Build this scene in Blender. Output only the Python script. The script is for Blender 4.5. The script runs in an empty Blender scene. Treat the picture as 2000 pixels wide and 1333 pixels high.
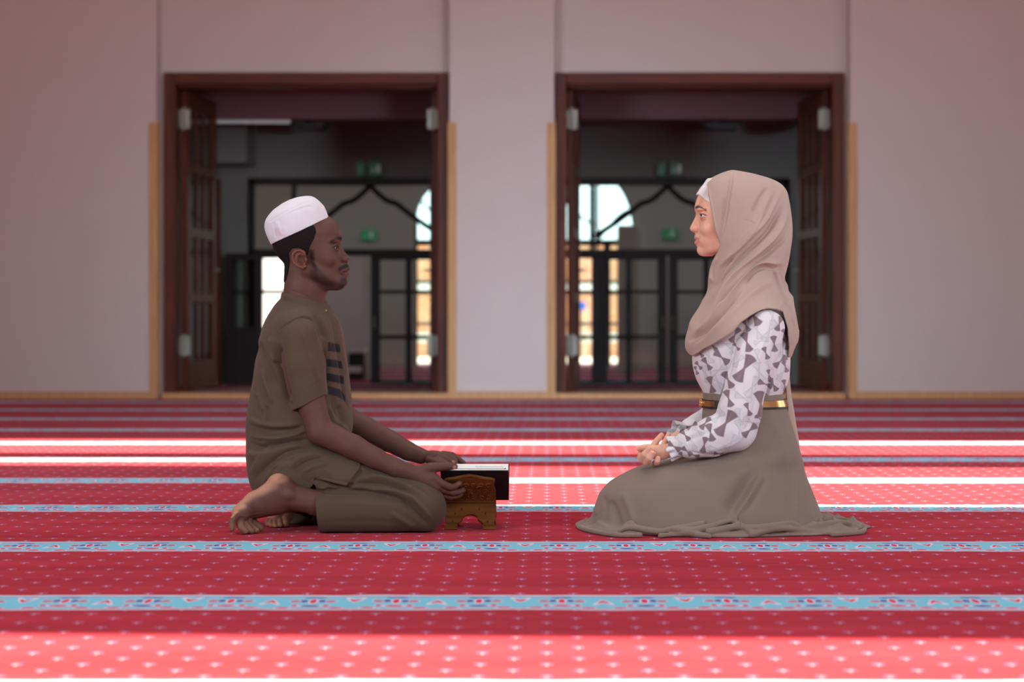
import bpy, math, random
import numpy as np

# ------------------------------------------------------------------ camera, world, sun, lights, exposure
F, CX, CY, H = 4166.67, 1068.0, 600.0, 0.685      # focal length in px, vanishing point, eye height
sc = bpy.context.scene
COL = sc.collection
cam_data = bpy.data.cameras.new('camera')
cam = bpy.data.objects.new('camera', cam_data)
COL.objects.link(cam)
cam.location = (0, 0, H)
cam.rotation_euler = (math.radians(90), 0, 0)
cam_data.sensor_width = 36.0
cam_data.lens = F * 36.0 / 2000.0
cam_data.shift_x = -(CX - 1000.0) / 2000.0
cam_data.shift_y = -(666.5 - CY) / 2000.0
cam_data.clip_end = 200
cam_data.dof.use_dof = True
cam_data.dof.focus_distance = 6.5
cam_data.dof.aperture_fstop = 2.8
sc.camera = cam

sc.view_settings.view_transform = 'Standard'
sc.view_settings.look = 'None'
sc.view_settings.gamma = 1.0
sc.view_settings.use_curve_mapping = False
sc.view_settings.exposure = 0.0
sc.cycles.use_denoising = True
sc.cycles.max_bounces = 6
sc.cycles.diffuse_bounces = 4
sc.cycles.glossy_bounces = 3
sc.cycles.transmission_bounces = 5
sc.cycles.caustics_reflective = False
sc.cycles.caustics_refractive = False
sc.cycles.sample_clamp_indirect = 4.0

world = bpy.data.worlds.new('daylight')
sc.world = world
world.use_nodes = True
_bg = world.node_tree.nodes['Background']
_bg.inputs['Color'].default_value = (0.80, 0.93, 1.0, 1)
_bg.inputs['Strength'].default_value = 3.2

SUN_TAN = 0.466
_sd = bpy.data.lights.new('sun', 'SUN')
_sd.energy = 36.0
_sd.color = (1.0, 0.80, 0.56)
_sd.angle = math.radians(0.8)
_so = bpy.data.objects.new('sun', _sd)
COL.objects.link(_so)
from mathutils import Vector, Matrix
_so.rotation_euler = Vector((-1, 0.033, -SUN_TAN)).to_track_quat('-Z', 'Y').to_euler()
_so.location = (12, 6, 8)

def area(name, loc, direction, sx, sy, energy, color, spread=180):
    d = bpy.data.lights.new(name, 'AREA')
    d.shape = 'RECTANGLE'; d.size = sx; d.size_y = sy
    d.energy = energy; d.color = color; d.spread = math.radians(spread)
    o = bpy.data.objects.new(name, d)
    COL.objects.link(o)
    o.location = loc
    o.rotation_euler = Vector(direction).to_track_quat('-Z', 'Z').to_euler()
    return o
# soft light from area lamps placed in the rooms to stand in for daylight
area('rear_window_fill', (0.0, -5.8, 4.5), (0, 1, -0.42), 9, 2.2, 165, (0.90, 0.95, 1.0), 90)  # area lamp standing in for unseen tall windows behind the viewer
area('left_wall_wash', (-6.9, 1.0, 0.9), (6.9, 14.6, -0.95), 4, 0.8, 38, (0.60, 0.83, 1.0), 24)  # low narrow beam added to cool the foot of the far wall; no door here
area('right_wall_wash', (5.9, 1.0, 0.9), (-5.6, 14.6, -0.95), 4, 0.8, 38, (0.60, 0.83, 1.0), 24)  # matching beam added on the right, again without a door
area('top_fill', (-0.6, 7.6, 5.85), (0, 0, -1), 5, 4.5, 140, (1.0, 0.92, 0.88))  # added top light under the flat ceiling, no dome above it
area('left_fill', (-6.7, 2.2, 2.9), (1, 0.62, -0.25), 4, 2.4, 145, (0.90, 0.95, 1.0), 110)  # side fill added to light the two people from the left
area('right_fill', (5.8, 1.2, 2.9), (-1, 0.95, -0.3), 3.4, 2.2, 105, (0.92, 0.95, 1.0), 110)  # side fill added to give the people form from the right
area('lobby_fill', (0.0, 22.6, 2.4), (0, 0, -1), 8, 1.4, 22, (0.86, 0.96, 1.0))  # area lamp facing down in the entrance hall, standing in for daylight

# ------------------------------------------------------------------ helpers
def W(px, py, Y):
    return np.array([(px - CX) * Y / F, Y, H - (py - CY) * Y / F])

def tag(o, label=None, cat=None, group=None, kind=None):
    if label: o['label'] = label
    if cat: o['category'] = cat
    if group: o['group'] = group
    if kind: o['kind'] = kind
    return o

def empty(name, loc):
    o = bpy.data.objects.new(name, None)
    COL.objects.link(o)
    o.location = loc
    o.empty_display_size = 0.1
    return o

def mesh_obj(name, verts, faces, mat=None, parent=None, smooth=False, colors=None):
    """verts in world coordinates; parent's location is subtracted"""
    me = bpy.data.meshes.new(name)
    v = np.asarray(verts, dtype=np.float64).reshape(-1, 3)
    off = np.array(parent_loc(parent))
    v = v - off
    if isinstance(faces, np.ndarray) and faces.ndim == 2:
        nf, k = faces.shape
        me.vertices.add(len(v)); me.vertices.foreach_set('co', v.astype(np.float32).ravel())
        me.loops.add(nf * k); me.loops.foreach_set('vertex_index', faces.astype(np.int32).ravel())
        me.polygons.add(nf)
        me.polygons.foreach_set('loop_start', (np.arange(nf) * k).astype(np.int32))
        me.update(calc_edges=True)
        me.validate()
    else:
        me.from_pydata([tuple(p) for p in v], [], [tuple(int(i) for i in f) for f in faces])
        me.update()
    if smooth:
        me.polygons.foreach_set('use_smooth', np.ones(len(me.polygons), dtype=bool))
    if colors is not None:
        a = me.color_attributes.new('Col', 'FLOAT_COLOR', 'POINT')
        c = np.ones((len(v), 4), dtype=np.float32); c[:, :3] = colors
        a.data.foreach_set('color', c.ravel())
    if mat: me.materials.append(mat)
    o = bpy.data.objects.new(name, me)
    COL.objects.link(o)
    if parent: o.parent = parent
    return o

def parent_loc(p):
    l = np.zeros(3)
    while p is not None:
        l = l + np.array(p.location); p = p.parent
    return l

class MB:
    """collects shapes into one mesh"""
    def __init__(s): s.v = []; s.f = []
    def add(s, v, f):
        n = len(s.v); s.v += [tuple(p) for p in v]; s.f += [tuple(i + n for i in q) for q in f]; return s
    def box(s, x0, x1, y0, y1, z0, z1, b=0.0):
        x0, x1 = min(x0, x1), max(x0, x1); y0, y1 = min(y0, y1), max(y0, y1); z0, z1 = min(z0, z1), max(z0, z1)
        if b <= 0:
            v = [(x, y, z) for z in (z0, z1) for y in (y0, y1) for x in (x0, x1)]
            return s.add(v, [(0,2,3,1),(4,5,7,6),(0,1,5,4),(2,6,7,3),(0,4,6,2),(1,3,7,5)])
        # bevelled box: 24 vertices
        X, Y, Z = (x0, x1), (y0, y1), (z0, z1); v = []; idx = {}
        for i in (0,1):
            for j in (0,1):
                for k in (0,1):
                    sx, sy, sz = (1 if i == 0 else -1), (1 if j == 0 else -1), (1 if k == 0 else -1)
                    for ax, p in enumerate([(X[i], Y[j]+sy*b, Z[k]+sz*b), (X[i]+sx*b, Y[j], Z[k]+sz*b), (X[i]+sx*b, Y[j]+sy*b, Z[k])]):
                        idx[(i,j,k,ax)] = len(v); v.append(p)
        f = []
        for i in (0,1):
            q = [idx[(i,0,0,0)], idx[(i,1,0,0)], idx[(i,1,1,0)], idx[(i,0,1,0)]]; f.append(q[::-1] if i == 0 else q)
            q = [idx[(0,i,0,1)], idx[(1,i,0,1)], idx[(1,i,1,1)], idx[(0,i,1,1)]]; f.append(q if i == 0 else q[::-1])
            q = [idx[(0,0,i,2)], idx[(1,0,i,2)], idx[(1,1,i,2)], idx[(0,1,i,2)]]; f.append(q[::-1] if i == 0 else q)
        for i in (0,1):
            for j in (0,1):
                f.append([idx[(i,j,0,0)], idx[(i,j,1,0)], idx[(i,j,1,1)], idx[(i,j,0,1)]])
                f.append([idx[(i,0,j,0)], idx[(i,1,j,0)], idx[(i,1,j,2)], idx[(i,0,j,2)]])
                f.append([idx[(0,i,j,1)], idx[(1,i,j,1)], idx[(1,i,j,2)], idx[(0,i,j,2)]])
                for k in (0,1): f.append([idx[(i,j,k,0)], idx[(i,j,k,1)], idx[(i,j,k,2)]])
        return s.add(v, f)
    def boxpx(s, px0, py0, px1, py1, Y, depth, b=0.0):
        a = W(px0, py1, Y); c = W(px1, py0, Y)
        return s.box(a[0], c[0], Y, Y + depth, a[2], c[2], b)
    def prism(s, pts, axis_pts):
        """outline pts (list of 3D) extruded by vector axis_pts"""
        n = len(pts); e = np.array(axis_pts)
        v = [tuple(p) for p in pts] + [tuple(np.array(p) + e) for p in pts]
        f = [tuple(range(n))[::-1], tuple(range(n, 2*n))] + [(i, (i+1) % n, n + (i+1) % n, n + i) for i in range(n)]
        return s.add(v, f)
    def tube(s, pts, r, seg=10, closed=False, caps=True):
        P = [np.array(p, float) for p in pts]; n = len(P); base = len(s.v)
        R = r if hasattr(r, '__len__') else [r] * n
        prev = None
        for i in range(n):
            t = P[(i+1) % n] - P[i-1] if closed else P[min(i+1, n-1)] - P[max(i-1, 0)]
            t = t / (np.linalg.norm(t) + 1e-9)
            if prev is None:
                a = np.array([0,0,1.0]) if abs(t[2]) < .9 else np.array([1.0,0,0])
            else: a = prev
            u = a - t * a.dot(t); u /= np.linalg.norm(u) + 1e-9; prev = u; w = np.cross(t, u)
            for k in range(seg):
                c, q = math.cos(2*math.pi*k/seg), math.sin(2*math.pi*k/seg)
                s.v.append(tuple(P[i] + R[i] * (u*c + w*q)))
        m = n if closed else n - 1
        for i in range(m):
            for k in range(seg):
                a, b2 = base + i*seg + k, base + i*seg + (k+1) % seg
                c, d = base + ((i+1) % n)*seg + (k+1) % seg, base + ((i+1) % n)*seg + k
                s.f.append((a, b2, c, d))
        if caps and not closed:
            s.f.append(tuple(base + k for k in range(seg))[::-1]); s.f.append(tuple(base + (n-1)*seg + k for k in range(seg)))
        return s
    def build(s, name, mat, parent=None, smooth=False):
        return mesh_obj(name, s.v, s.f, mat, parent, smooth)

def srgb(r, g, b):
    f = lambda c: (c/255/12.92) if c/255 <= 0.04045 else ((c/255 + 0.055)/1.055)**2.4
    return (f(r), f(g), f(b), 1.0)

class NT:
    """small node builder"""
    def __init__(s, name):
        s.m = bpy.data.materials.new(name); s.m.use_nodes = True
        s.t = s.m.node_tree; s.b = s.t.nodes['Principled BSDF']
    def node(s, kind, **k):
        n = s.t.nodes.new(kind)
        for a, v in k.items(): setattr(n, a, v)
        return n
    def link(s, a, b): s.t.links.new(a, b)
    def put(s, sock, v):
        if hasattr(v, 'links'): s.link(v, sock)
        else: sock.default_value = v
    def m_(s, op, a, b=0.0, c=0.0, clamp=False):
        n = s.node('ShaderNodeMath', operation=op, use_clamp=clamp)
        s.put(n.inputs[0], a); s.put(n.inputs[1], b); s.put(n.inputs[2], c)
        return n.outputs[0]
    def mix(s, f, a, b):
        n = s.node('ShaderNodeMix', data_type='RGBA')
        s.put(n.inputs['Factor'], f); s.put(n.inputs[6], a); s.put(n.inputs[7], b)
        return n.outputs[2]
    def noise(s, vec, scale, detail=3, rough=0.5):
        n = s.node('ShaderNodeTexNoise'); s.put(n.inputs['Vector'], vec)
        n.inputs['Scale'].default_value = scale; n.inputs['Detail'].default_value = detail; n.inputs['Roughness'].default_value = rough
        return n.outputs['Fac']
    def pos(s):
        return s.node('ShaderNodeNewGeometry').outputs['Position']
    def mapping(s, vec, scale=(1,1,1), rot=(0,0,0)):
        n = s.node('ShaderNodeMapping'); s.link(vec, n.inputs['Vector'])
        n.inputs['Scale'].default_value = scale; n.inputs['Rotation'].default_value = rot
        return n.outputs[0]
    def bump(s, h, strength=0.3, dist=0.01):
        n = s.node('ShaderNodeBump'); n.inputs['Strength'].default_value = strength; n.inputs['Distance'].default_value = dist
        s.link(h, n.inputs['Height']); s.link(n.outputs[0], s.b.inputs['Normal'])
    def set(s, **k):
        for a, v in k.items(): s.put(s.b.inputs[a.replace('_', ' ')], v)
        return s

def plain(name, col, rough=0.6, metal=0.0, var=0.08, scale=8, bump=0.0, bscale=60, spec=0.5):
    n = NT(name); p = n.pos(); f = n.noise(p, scale)
    d = tuple(c*(1-var) for c in col[:3]) + (1,); l = tuple(min(1, c*(1+var)) for c in col[:3]) + (1,)
    n.set(Base_Color=n.mix(f, d, l), Roughness=rough, Metallic=metal)
    n.b.inputs['Specular IOR Level'].default_value = spec
    if bump > 0: n.bump(n.noise(p, bscale, 4), bump, 0.004)
    return n.m

def wood(name, dark, light, rough=0.35, axis='z', scale=6.0):
    n = NT(name); p = n.pos()
    sc3 = {'z': (scale*3, scale*3, scale*0.25), 'x': (scale*0.25, scale*3, scale*3)}[axis]
    q = n.mapping(p, sc3)
    f = n.noise(q, 1.6, 5, 0.6)
    f = n.m_('MULTIPLY_ADD', f, 1.8, -0.4, clamp=True)
    n.set(Base_Color=n.mix(f, dark, light), Roughness=rough + .12)
    n.b.inputs['Specular IOR Level'].default_value = 0.2
    n.bump(f, 0.15, 0.003)
    return n.m

def cloth(name, col, rough=0.85, sheen=0.3, weave=900, var=0.1, bump=0.25, sheencol=(1,1,1,1)):
    n = NT(name); p = n.pos()
    f = n.noise(p, 14, 4)
    d = tuple(c*(1-var) for c in col[:3]) + (1,); l = tuple(min(1, c*(1+var)) for c in col[:3]) + (1,)
    base = n.mix(f, d, l)
    w = n.noise(n.mapping(p, (1, 1, 0.35)), weave, 2)
    base = n.mix(n.m_('MULTIPLY', w, 0.35), base, tuple(c*0.6 for c in col[:3]) + (1,))
    n.set(Base_Color=base, Roughness=rough)
    n.b.inputs['Specular IOR Level'].default_value = 0.2
    n.b.inputs['Sheen Weight'].default_value = sheen*0.35
    n.b.inputs['Sheen Roughness'].default_value = 0.5
    n.bump(w, bump, 0.0006)
    return n.m

# ------------------------------------------------------------------ carpet
def carpet_material():
    n = NT('prayer_carpet')
    p = n.pos(); sep = n.node('ShaderNodeSeparateXYZ'); n.link(p, sep.inputs[0])
    X, Y0 = sep.outputs[0], sep.outputs[1]
    m = n.m_
    wob = n.noise(n.mapping(p, (2.2, 0.6, 1)), 2.0, 2)
    Y = m('ADD', Y0, m('MULTIPLY', m('SUBTRACT', wob, 0.5), 0.05))
    S = 1.157
    fr = m('FRACT', m('ADD', m('DIVIDE', m('SUBTRACT', Y, 4.945), S), 20.5))
    v = m('MULTIPLY', m('SUBTRACT', fr, 0.5), S)            # distance from the band's centre line
    av = m('ABSOLUTE', v)
    band = m('LESS_THAN', av, 0.125)
    rim = m('GREATER_THAN', av, 0.112)
    P = 0.1925
    fx = m('ADD', m('DIVIDE', X, P), 40.32)
    du = m('MULTIPLY', m('SUBTRACT', m('FRACT', fx), 0.5), P)
    par = m('FRACT', m('MULTIPLY', m('FLOOR', fx), 0.5))     # 0 or .5
    parg = m('GREATER_THAN', par, 0.25)
    du2 = m('MULTIPLY', m('SUBTRACT', m('FRACT', m('ADD', fx, 0.5)), 0.5), P)
    adu = m('ABSOLUTE', du)
    def ell(a, b, cx, cy, rx, ry):
        x = m('DIVIDE', m('SUBTRACT', a, cx), rx); y = m('DIVIDE', m('SUBTRACT', b, cy), ry)
        return m('ADD', m('MULTIPLY', x, x), m('MULTIPLY', y, y))
    lt = lambda e, t=1.0: m('LESS_THAN', e, t)
    def mx(*a):
        r = a[0]
        for q in a[1:]: r = m('MAXIMUM', r, q)
        return r
    e_c = ell(du, v, 0, 0.02, 0.0075, 0.032)
    e_l = ell(adu, v, 0.0205, 0.022, 0.0085, 0.020)
    e_t = ell(adu, v, 0.041, 0.018, 0.0125, 0.014)
    sk = m('ADD', du2, m('MULTIPLY', m('MULTIPLY', m('SUBTRACT', v, 0.02), m('SUBTRACT', m('MULTIPLY', parg, 2.0), 1.0)), 0.35))
    e_s = ell(sk, v, 0, 0.02, 0.006, 0.034)
    e_b = ell(du, v, 0, -0.058, 0.022, 0.014)
    e_r = ell(adu, v, 0.036, -0.052, 0.007, 0.014)
    e_d = ell(adu, v, 0.060, -0.090, 0.016, 0.012)
    e_u = ell(adu, v, 0.006, 0.075, 0.020, 0.008)
    white = mx(lt(e_c, 1.9), lt(e_l, 1.5), lt(e_t, 1.45), lt(e_s, 3.4), lt(e_b, 1.7), lt(e_r, 1.8), lt(e_d, 1.5))
    blue = mx(lt(e_l), m('MULTIPLY', lt(e_b), parg), lt(e_u))
    red = mx(lt(e_c), lt(e_t), lt(e_s), lt(e_r), lt(e_d), m('MULTIPLY', lt(e_b, 0.9), m('SUBTRACT', 1.0, parg)))
    wav = m('SINE', m('MULTIPLY', X, 2*math.pi/P*2))
    line = m('LESS_THAN', m('ABSOLUTE', m('SUBTRACT', av, m('MULTIPLY_ADD', wav, 0.012, 0.092))), 0.005)
    c_blue = srgb(118, 200, 222); c_white = srgb(214, 206, 222); c_navy = srgb(70, 82, 160); c_red = srgb(214, 48, 84)
    bc = n.mix(line, c_blue, srgb(200, 120, 160))
    bc = n.mix(white, bc, c_white)
    bc = n.mix(red, bc, c_red)
    bc = n.mix(blue, bc, c_navy)
    bc = n.mix(rim, bc, c_white)
    # field with small flowers on a staggered lattice
    R = 0.0675; LX = 0.127
    fy = m('ADD', m('DIVIDE', Y0, R), 300.0)
    row = m('FLOOR', fy); b = m('MULTIPLY', m('SUBTRACT', m('FRACT', fy), 0.5), R)
    a0 = m('ADD', m('ADD', m('DIVIDE', X, LX), 60.5), m('MULTIPLY', row, 0.5))
    a = m('MULTIPLY', m('SUBTRACT', m('FRACT', a0), 0.5), LX)
    aa = m('ABSOLUTE', a)
    wing = mx(lt(ell(aa, b, 0.0065, m('SUBTRACT', 0.008, m('MULTIPLY', aa, 0.4)), 0.0065, 0.009)))
    dot = lt(ell(a, b, 0, -0.004, 0.0032, 0.012))
    rn = n.noise(p, 25, 2)
    big = n.noise(n.mapping(p, (0.5, 3.2, 1)), 1.5, 4, 0.55)
    fld = n.mix(m('MULTIPLY_ADD', big, 1.6, -0.3, clamp=True), srgb(140, 26, 42), srgb(196, 54, 74))  # streaks: pile tone and wave shading mixed into the field colour
    fld = n.mix(m('MULTIPLY', rn, 0.25), fld, srgb(124, 10, 26))
    fc = n.mix(m('MULTIPLY', wing, 0.4), fld, srgb(150, 130, 190))
    fc = n.mix(m('MULTIPLY', dot, 0.45), fc, srgb(232, 208, 222))
    col = n.mix(band, fc, bc)
    n.set(Base_Color=col, Roughness=0.95)
    n.b.inputs['Specular IOR Level'].default_value = 0.0
    n.b.inputs['Sheen Weight'].default_value = 0.06
    n.b.inputs['Sheen Roughness'].default_value = 0.45
    n.b.inputs['Sheen Tint'].default_value = (1, 0.72, 0.72, 1)
    h = m('ADD', m('MULTIPLY', big, 1.0), m('MULTIPLY', n.noise(p, 420, 2), 0.04))
    n.bump(h, 0.6, 0.03)
    return n.m

M_carpet = carpet_material()
M_wall = plain('painted_plaster', (0.50, 0.405, 0.38), 0.9, var=0.03, scale=3, bump=0.05, bscale=120)
M_wall_w = plain('white_plaster', (0.40, 0.40, 0.38), 0.8, var=0.03, scale=3)
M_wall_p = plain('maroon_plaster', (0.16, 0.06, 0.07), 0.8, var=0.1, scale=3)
M_ceil = plain('ceiling_plaster', (0.78, 0.72, 0.70), 0.9, var=0.03)
M_tan = wood('oak_trim', srgb(164, 120, 80), srgb(194, 150, 106), 0.45)
M_mah = wood('mahogany', srgb(50, 18, 10), srgb(100, 42, 20), 0.3)
M_mahx = wood('mahogany_rail', srgb(56, 18, 10), srgb(100, 38, 18), 0.3, 'x')
M_dark = wood('dark_stained_timber', srgb(18, 9, 8), srgb(36, 18, 14), 0.35)
M_steel = plain('brushed_steel', (0.26, 0.25, 0.21), 0.45, 0.3, 0.05)
M_black = plain('black_plastic', (0.012, 0.012, 0.012), 0.5)
def glass_mat():
    n = NT('window_glass')
    t = n.node('ShaderNodeBsdfTransparent'); g = n.node('ShaderNodeBsdfGlossy'); g.inputs['Roughness'].default_value = 0.03
    t.inputs['Color'].default_value = (0.90, 0.95, 0.93, 1)
    fr = n.node('ShaderNodeFresnel'); fr.inputs['IOR'].default_value = 1.45
    mxs = n.node('ShaderNodeMixShader')
    n.link(n.m_('MULTIPLY', fr.outputs[0], 0.5), mxs.inputs[0]); n.link(t.outputs[0], mxs.inputs[1]); n.link(g.outputs[0], mxs.inputs[2])
    out = [x for x in n.t.nodes if x.type == 'OUTPUT_MATERIAL'][0]
    n.link(mxs.outputs[0], out.inputs['Surface'])
    return n.m
M_glass = glass_mat()

# ------------------------------------------------------------------ the hall
WY, RY = 15.85, 16.0           # pilaster face and recessed wall face
def struct(o): o['kind'] = 'structure'; return o
struct(MB().box(-7.2, 7.2, -6.2, 26, -0.1, 0.0).build('floor', M_carpet))
struct(MB().box(-7.2, 7.2, -6.2, 17.0, 6.0, 6.2).build('ceiling', M_ceil))
struct(MB().box(-7.2, -7.0, -6.2, 26.0, 0, 6.0).build('wall_left', M_wall))
struct(MB().box(-7.0, 7.0, -6.2, -6.0, 0, 6.0).build('wall_rear', M_wall))
# right wall: solid piers between tall openings that let the sun in
XR = 6.0
wr = MB()
def ycol(a, b): wr.box(XR, XR + 0.12, a, b, 0, 6.0)
def yopen(a, b, z0, z1):
    if z0 > 0: wr.box(XR, XR + 0.12, a, b, 0, z0)
    wr.box(XR, XR + 0.12, a, b, z1, 6.0)
OPEN = [(2.3, 4.22, 2.1, 3.7), (7.15, 8.95, 0.9, 2.98), (8.62 + 0.33, 9.42, 3.35, 4.8), (9.75, 10.78, 1.2, 4.8)]
yc = -6.2
for a, b, z0, z1 in OPEN:
    if a > yc: ycol(yc, a)
    yopen(a, b, z0, z1); yc = b
ycol(yc, 26.0)
struct(wr.build('wall_right', M_wall))
# far wall: pilasters, recesses with the two doorways
px2x = lambda px, Y: (px - CX) * Y / F
pz = lambda py, Y: H - (py - CY) * Y / F
XA, XB, XC, XD = px2x(306, WY), px2x(878, WY), px2x(1082, WY), px2x(1660, WY)
wb = MB()
wb.box(-7.0, XA, WY, RY + 0.15, 0, 6.0); wb.box(XB, XC, WY, RY + 0.15, 0, 6.0); wb.box(XD, 7.0, WY, RY + 0.15, 0, 6.0)
DOOR = [(322, 877.5), (1083.5, 1647)]
ztop = pz(143, RY)
for (a, b), (xa, xb) in zip(DOOR, ((XA, XB), (XC, XD))):
    x0, x1 = px2x(a, RY), px2x(b, RY)
    wb.box(xa, xb, RY, RY + 0.15, ztop, 6.0)
    if x0 - xa > 0.005: wb.box(xa, x0, RY, RY + 0.15, 0, ztop)
    if xb - x1 > 0.005: wb.box(x1, xb, RY, RY + 0.15, 0, ztop)
struct(wb.build('wall_back', M_wall))
# skirting and corner guards in pale oak
zb = pz(765, WY)
for i, (a, b) in enumerate(((-7.0, XA + .012), (XB - .012, XC + .012), (XD - .012, 7.0))):
    struct(MB().box(a, b, WY - 0.018, WY, 0, zb, 0.003).build('baseboard_back' if i == 0 else 'baseboard_back.%03d' % i, M_tan))
zt = pz(240, WY)
for i, (x, s) in enumerate(((XA, -1), (XB, 1), (XC, -1), (XD, 1))):
    m = MB().box(min(x, x + s*0.052), max(x, x + s*0.052), WY - 0.014, WY, zb, zt, 0.002)
    m.box(min(x, x - s*0.013), max(x, x - s*0.013), WY - 0.014, WY + 0.07, zb, zt, 0.002)
    struct(m.build('trim_%d' % (i + 1), M_tan))

def door(i, a, b):
    x0, x1 = px2x(a, RY), px2x(b, RY); fw = 0.088; Y0 = RY - 0.05
    root = tag(empty('door_%d' % i, ((x0 + x1)/2, RY, 0)), kind='structure')
    f = MB()
    f.box(x0, x0 + fw, Y0, RY + .15, 0, ztop, .006); f.box(x1 - fw, x1, Y0, RY + .15, 0, ztop, .006)
    f.build('door_frame', M_mah, root)
    MB().box(x0 + fw, x1 - fw, Y0, RY + .15, ztop - fw, ztop, .006).box(x0 + fw, x1 - fw, Y0 + .06, RY + .12, ztop - fw - .02, ztop - fw, .004).build('door_head', M_mahx, root)
    MB().box(x0 - 0.0, x1, WY - 0.015, RY + .2, 0, 0.045, .004).build('threshold', M_tan, root)
    for s, xh in ((1, x0 + fw), (-1, x1 - fw)):
        leaf(root, xh, s, ztop - fw - .02, 0.05)
        for py in (230, 676):
            z = pz(py, RY)
            xx = xh + s*0.0
            MB().box(min(xx, xx + s*0.085), max(xx, xx + s*0.085), RY + .10, RY + .125, z - .075, z + .075, .006) \
                .tube([(xx + s*.04, RY + .095, z - .085), (xx + s*.04, RY + .095, z + .085)], 0.014, 10).build('hinge', M_steel, root)
    return root

def leaf(root, xh, s, top, bot):
    """glazed timber leaf folded back into the lobby"""
    ang = math.radians(4) * s
    Lw, t = 0.98, 0.045
    e = empty('door_leaf', (0, 0, 0)); e.parent = root
    e.location = (xh - root.location[0] + s*0.03, RY + .16 - root.location[1], 0)
    e.rotation_euler = (0, 0, 0)
    ox, oy, _ = parent_loc(e)
    def bx(m, d0, d1, z0, z1, th=t, b=.004):
        # box along the leaf's own length, turned by ang
        v = MB().box(-th/2, th/2, d0, d1, z0, z1, b)
        c, q = math.cos(-ang), math.sin(-ang)
        m.add([(ox + x*c - y*q, oy + x*q + y*c, z) for x, y, z in v.v], v.f)
    fr = MB()
    bx(fr, 0, .10, bot, top); bx(fr, Lw - .10, Lw, bot, top); bx(fr, .10, Lw - .10, top - .12, top); bx(fr, .10, Lw - .10, bot, bot + .22)
    for z in (0.72, 1.22, 1.72): bx(fr, .10, Lw - .10, z, z + .07)
    for d in (.36, .60): bx(fr, d, d + .035, bot + .22, top - .12, .03, .002)
    fr.build('leaf_frame', M_mah, e)
    g = MB(); bx(g, .09, Lw - .09, bot + .2, top - .1, .006, 0); g.build('glass_pane', M_glass, e)
    h = MB()
    for sd in (-1, 1):
        c, q = math.cos(-ang), math.sin(-ang)
        P = lambda x, y, z: (ox + x*c - y*q, oy + x*q + y*c, z)
        h.tube([P(sd*.02, Lw - .05, .98), P(sd*.06, Lw - .05, .98), P(sd*.06, Lw - .17, .98)], .011, 8)
    h.build('door_handle', M_steel, e)

door(1, *DOOR[0]); door(2, *DOOR[1])

# ------------------------------------------------------------------ lobby beyond the doorways
VY = 19.0
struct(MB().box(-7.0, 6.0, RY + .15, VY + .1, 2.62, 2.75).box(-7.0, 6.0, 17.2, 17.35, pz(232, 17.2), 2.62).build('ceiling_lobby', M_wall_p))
xs_l, xs_r = px2x(487, VY), px2x(957, VY); xt_l, xt_r = px2x(1068, VY), px2x(1540, VY)
zh = pz(350, VY)
lw = MB()
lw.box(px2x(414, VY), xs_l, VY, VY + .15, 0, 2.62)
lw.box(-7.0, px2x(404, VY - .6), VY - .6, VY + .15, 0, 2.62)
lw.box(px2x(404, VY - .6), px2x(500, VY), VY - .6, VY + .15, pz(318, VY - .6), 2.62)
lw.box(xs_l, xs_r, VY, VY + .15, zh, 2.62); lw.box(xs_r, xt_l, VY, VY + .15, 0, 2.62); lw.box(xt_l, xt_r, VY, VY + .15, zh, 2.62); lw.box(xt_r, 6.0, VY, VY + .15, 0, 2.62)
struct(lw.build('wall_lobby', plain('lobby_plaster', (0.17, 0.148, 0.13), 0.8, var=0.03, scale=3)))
struct(MB().boxpx(384, 233, 566, 241, 17.3, .05).build('trim_5', plain('white_cornice', (.8, .8, .76), .6)))

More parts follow.
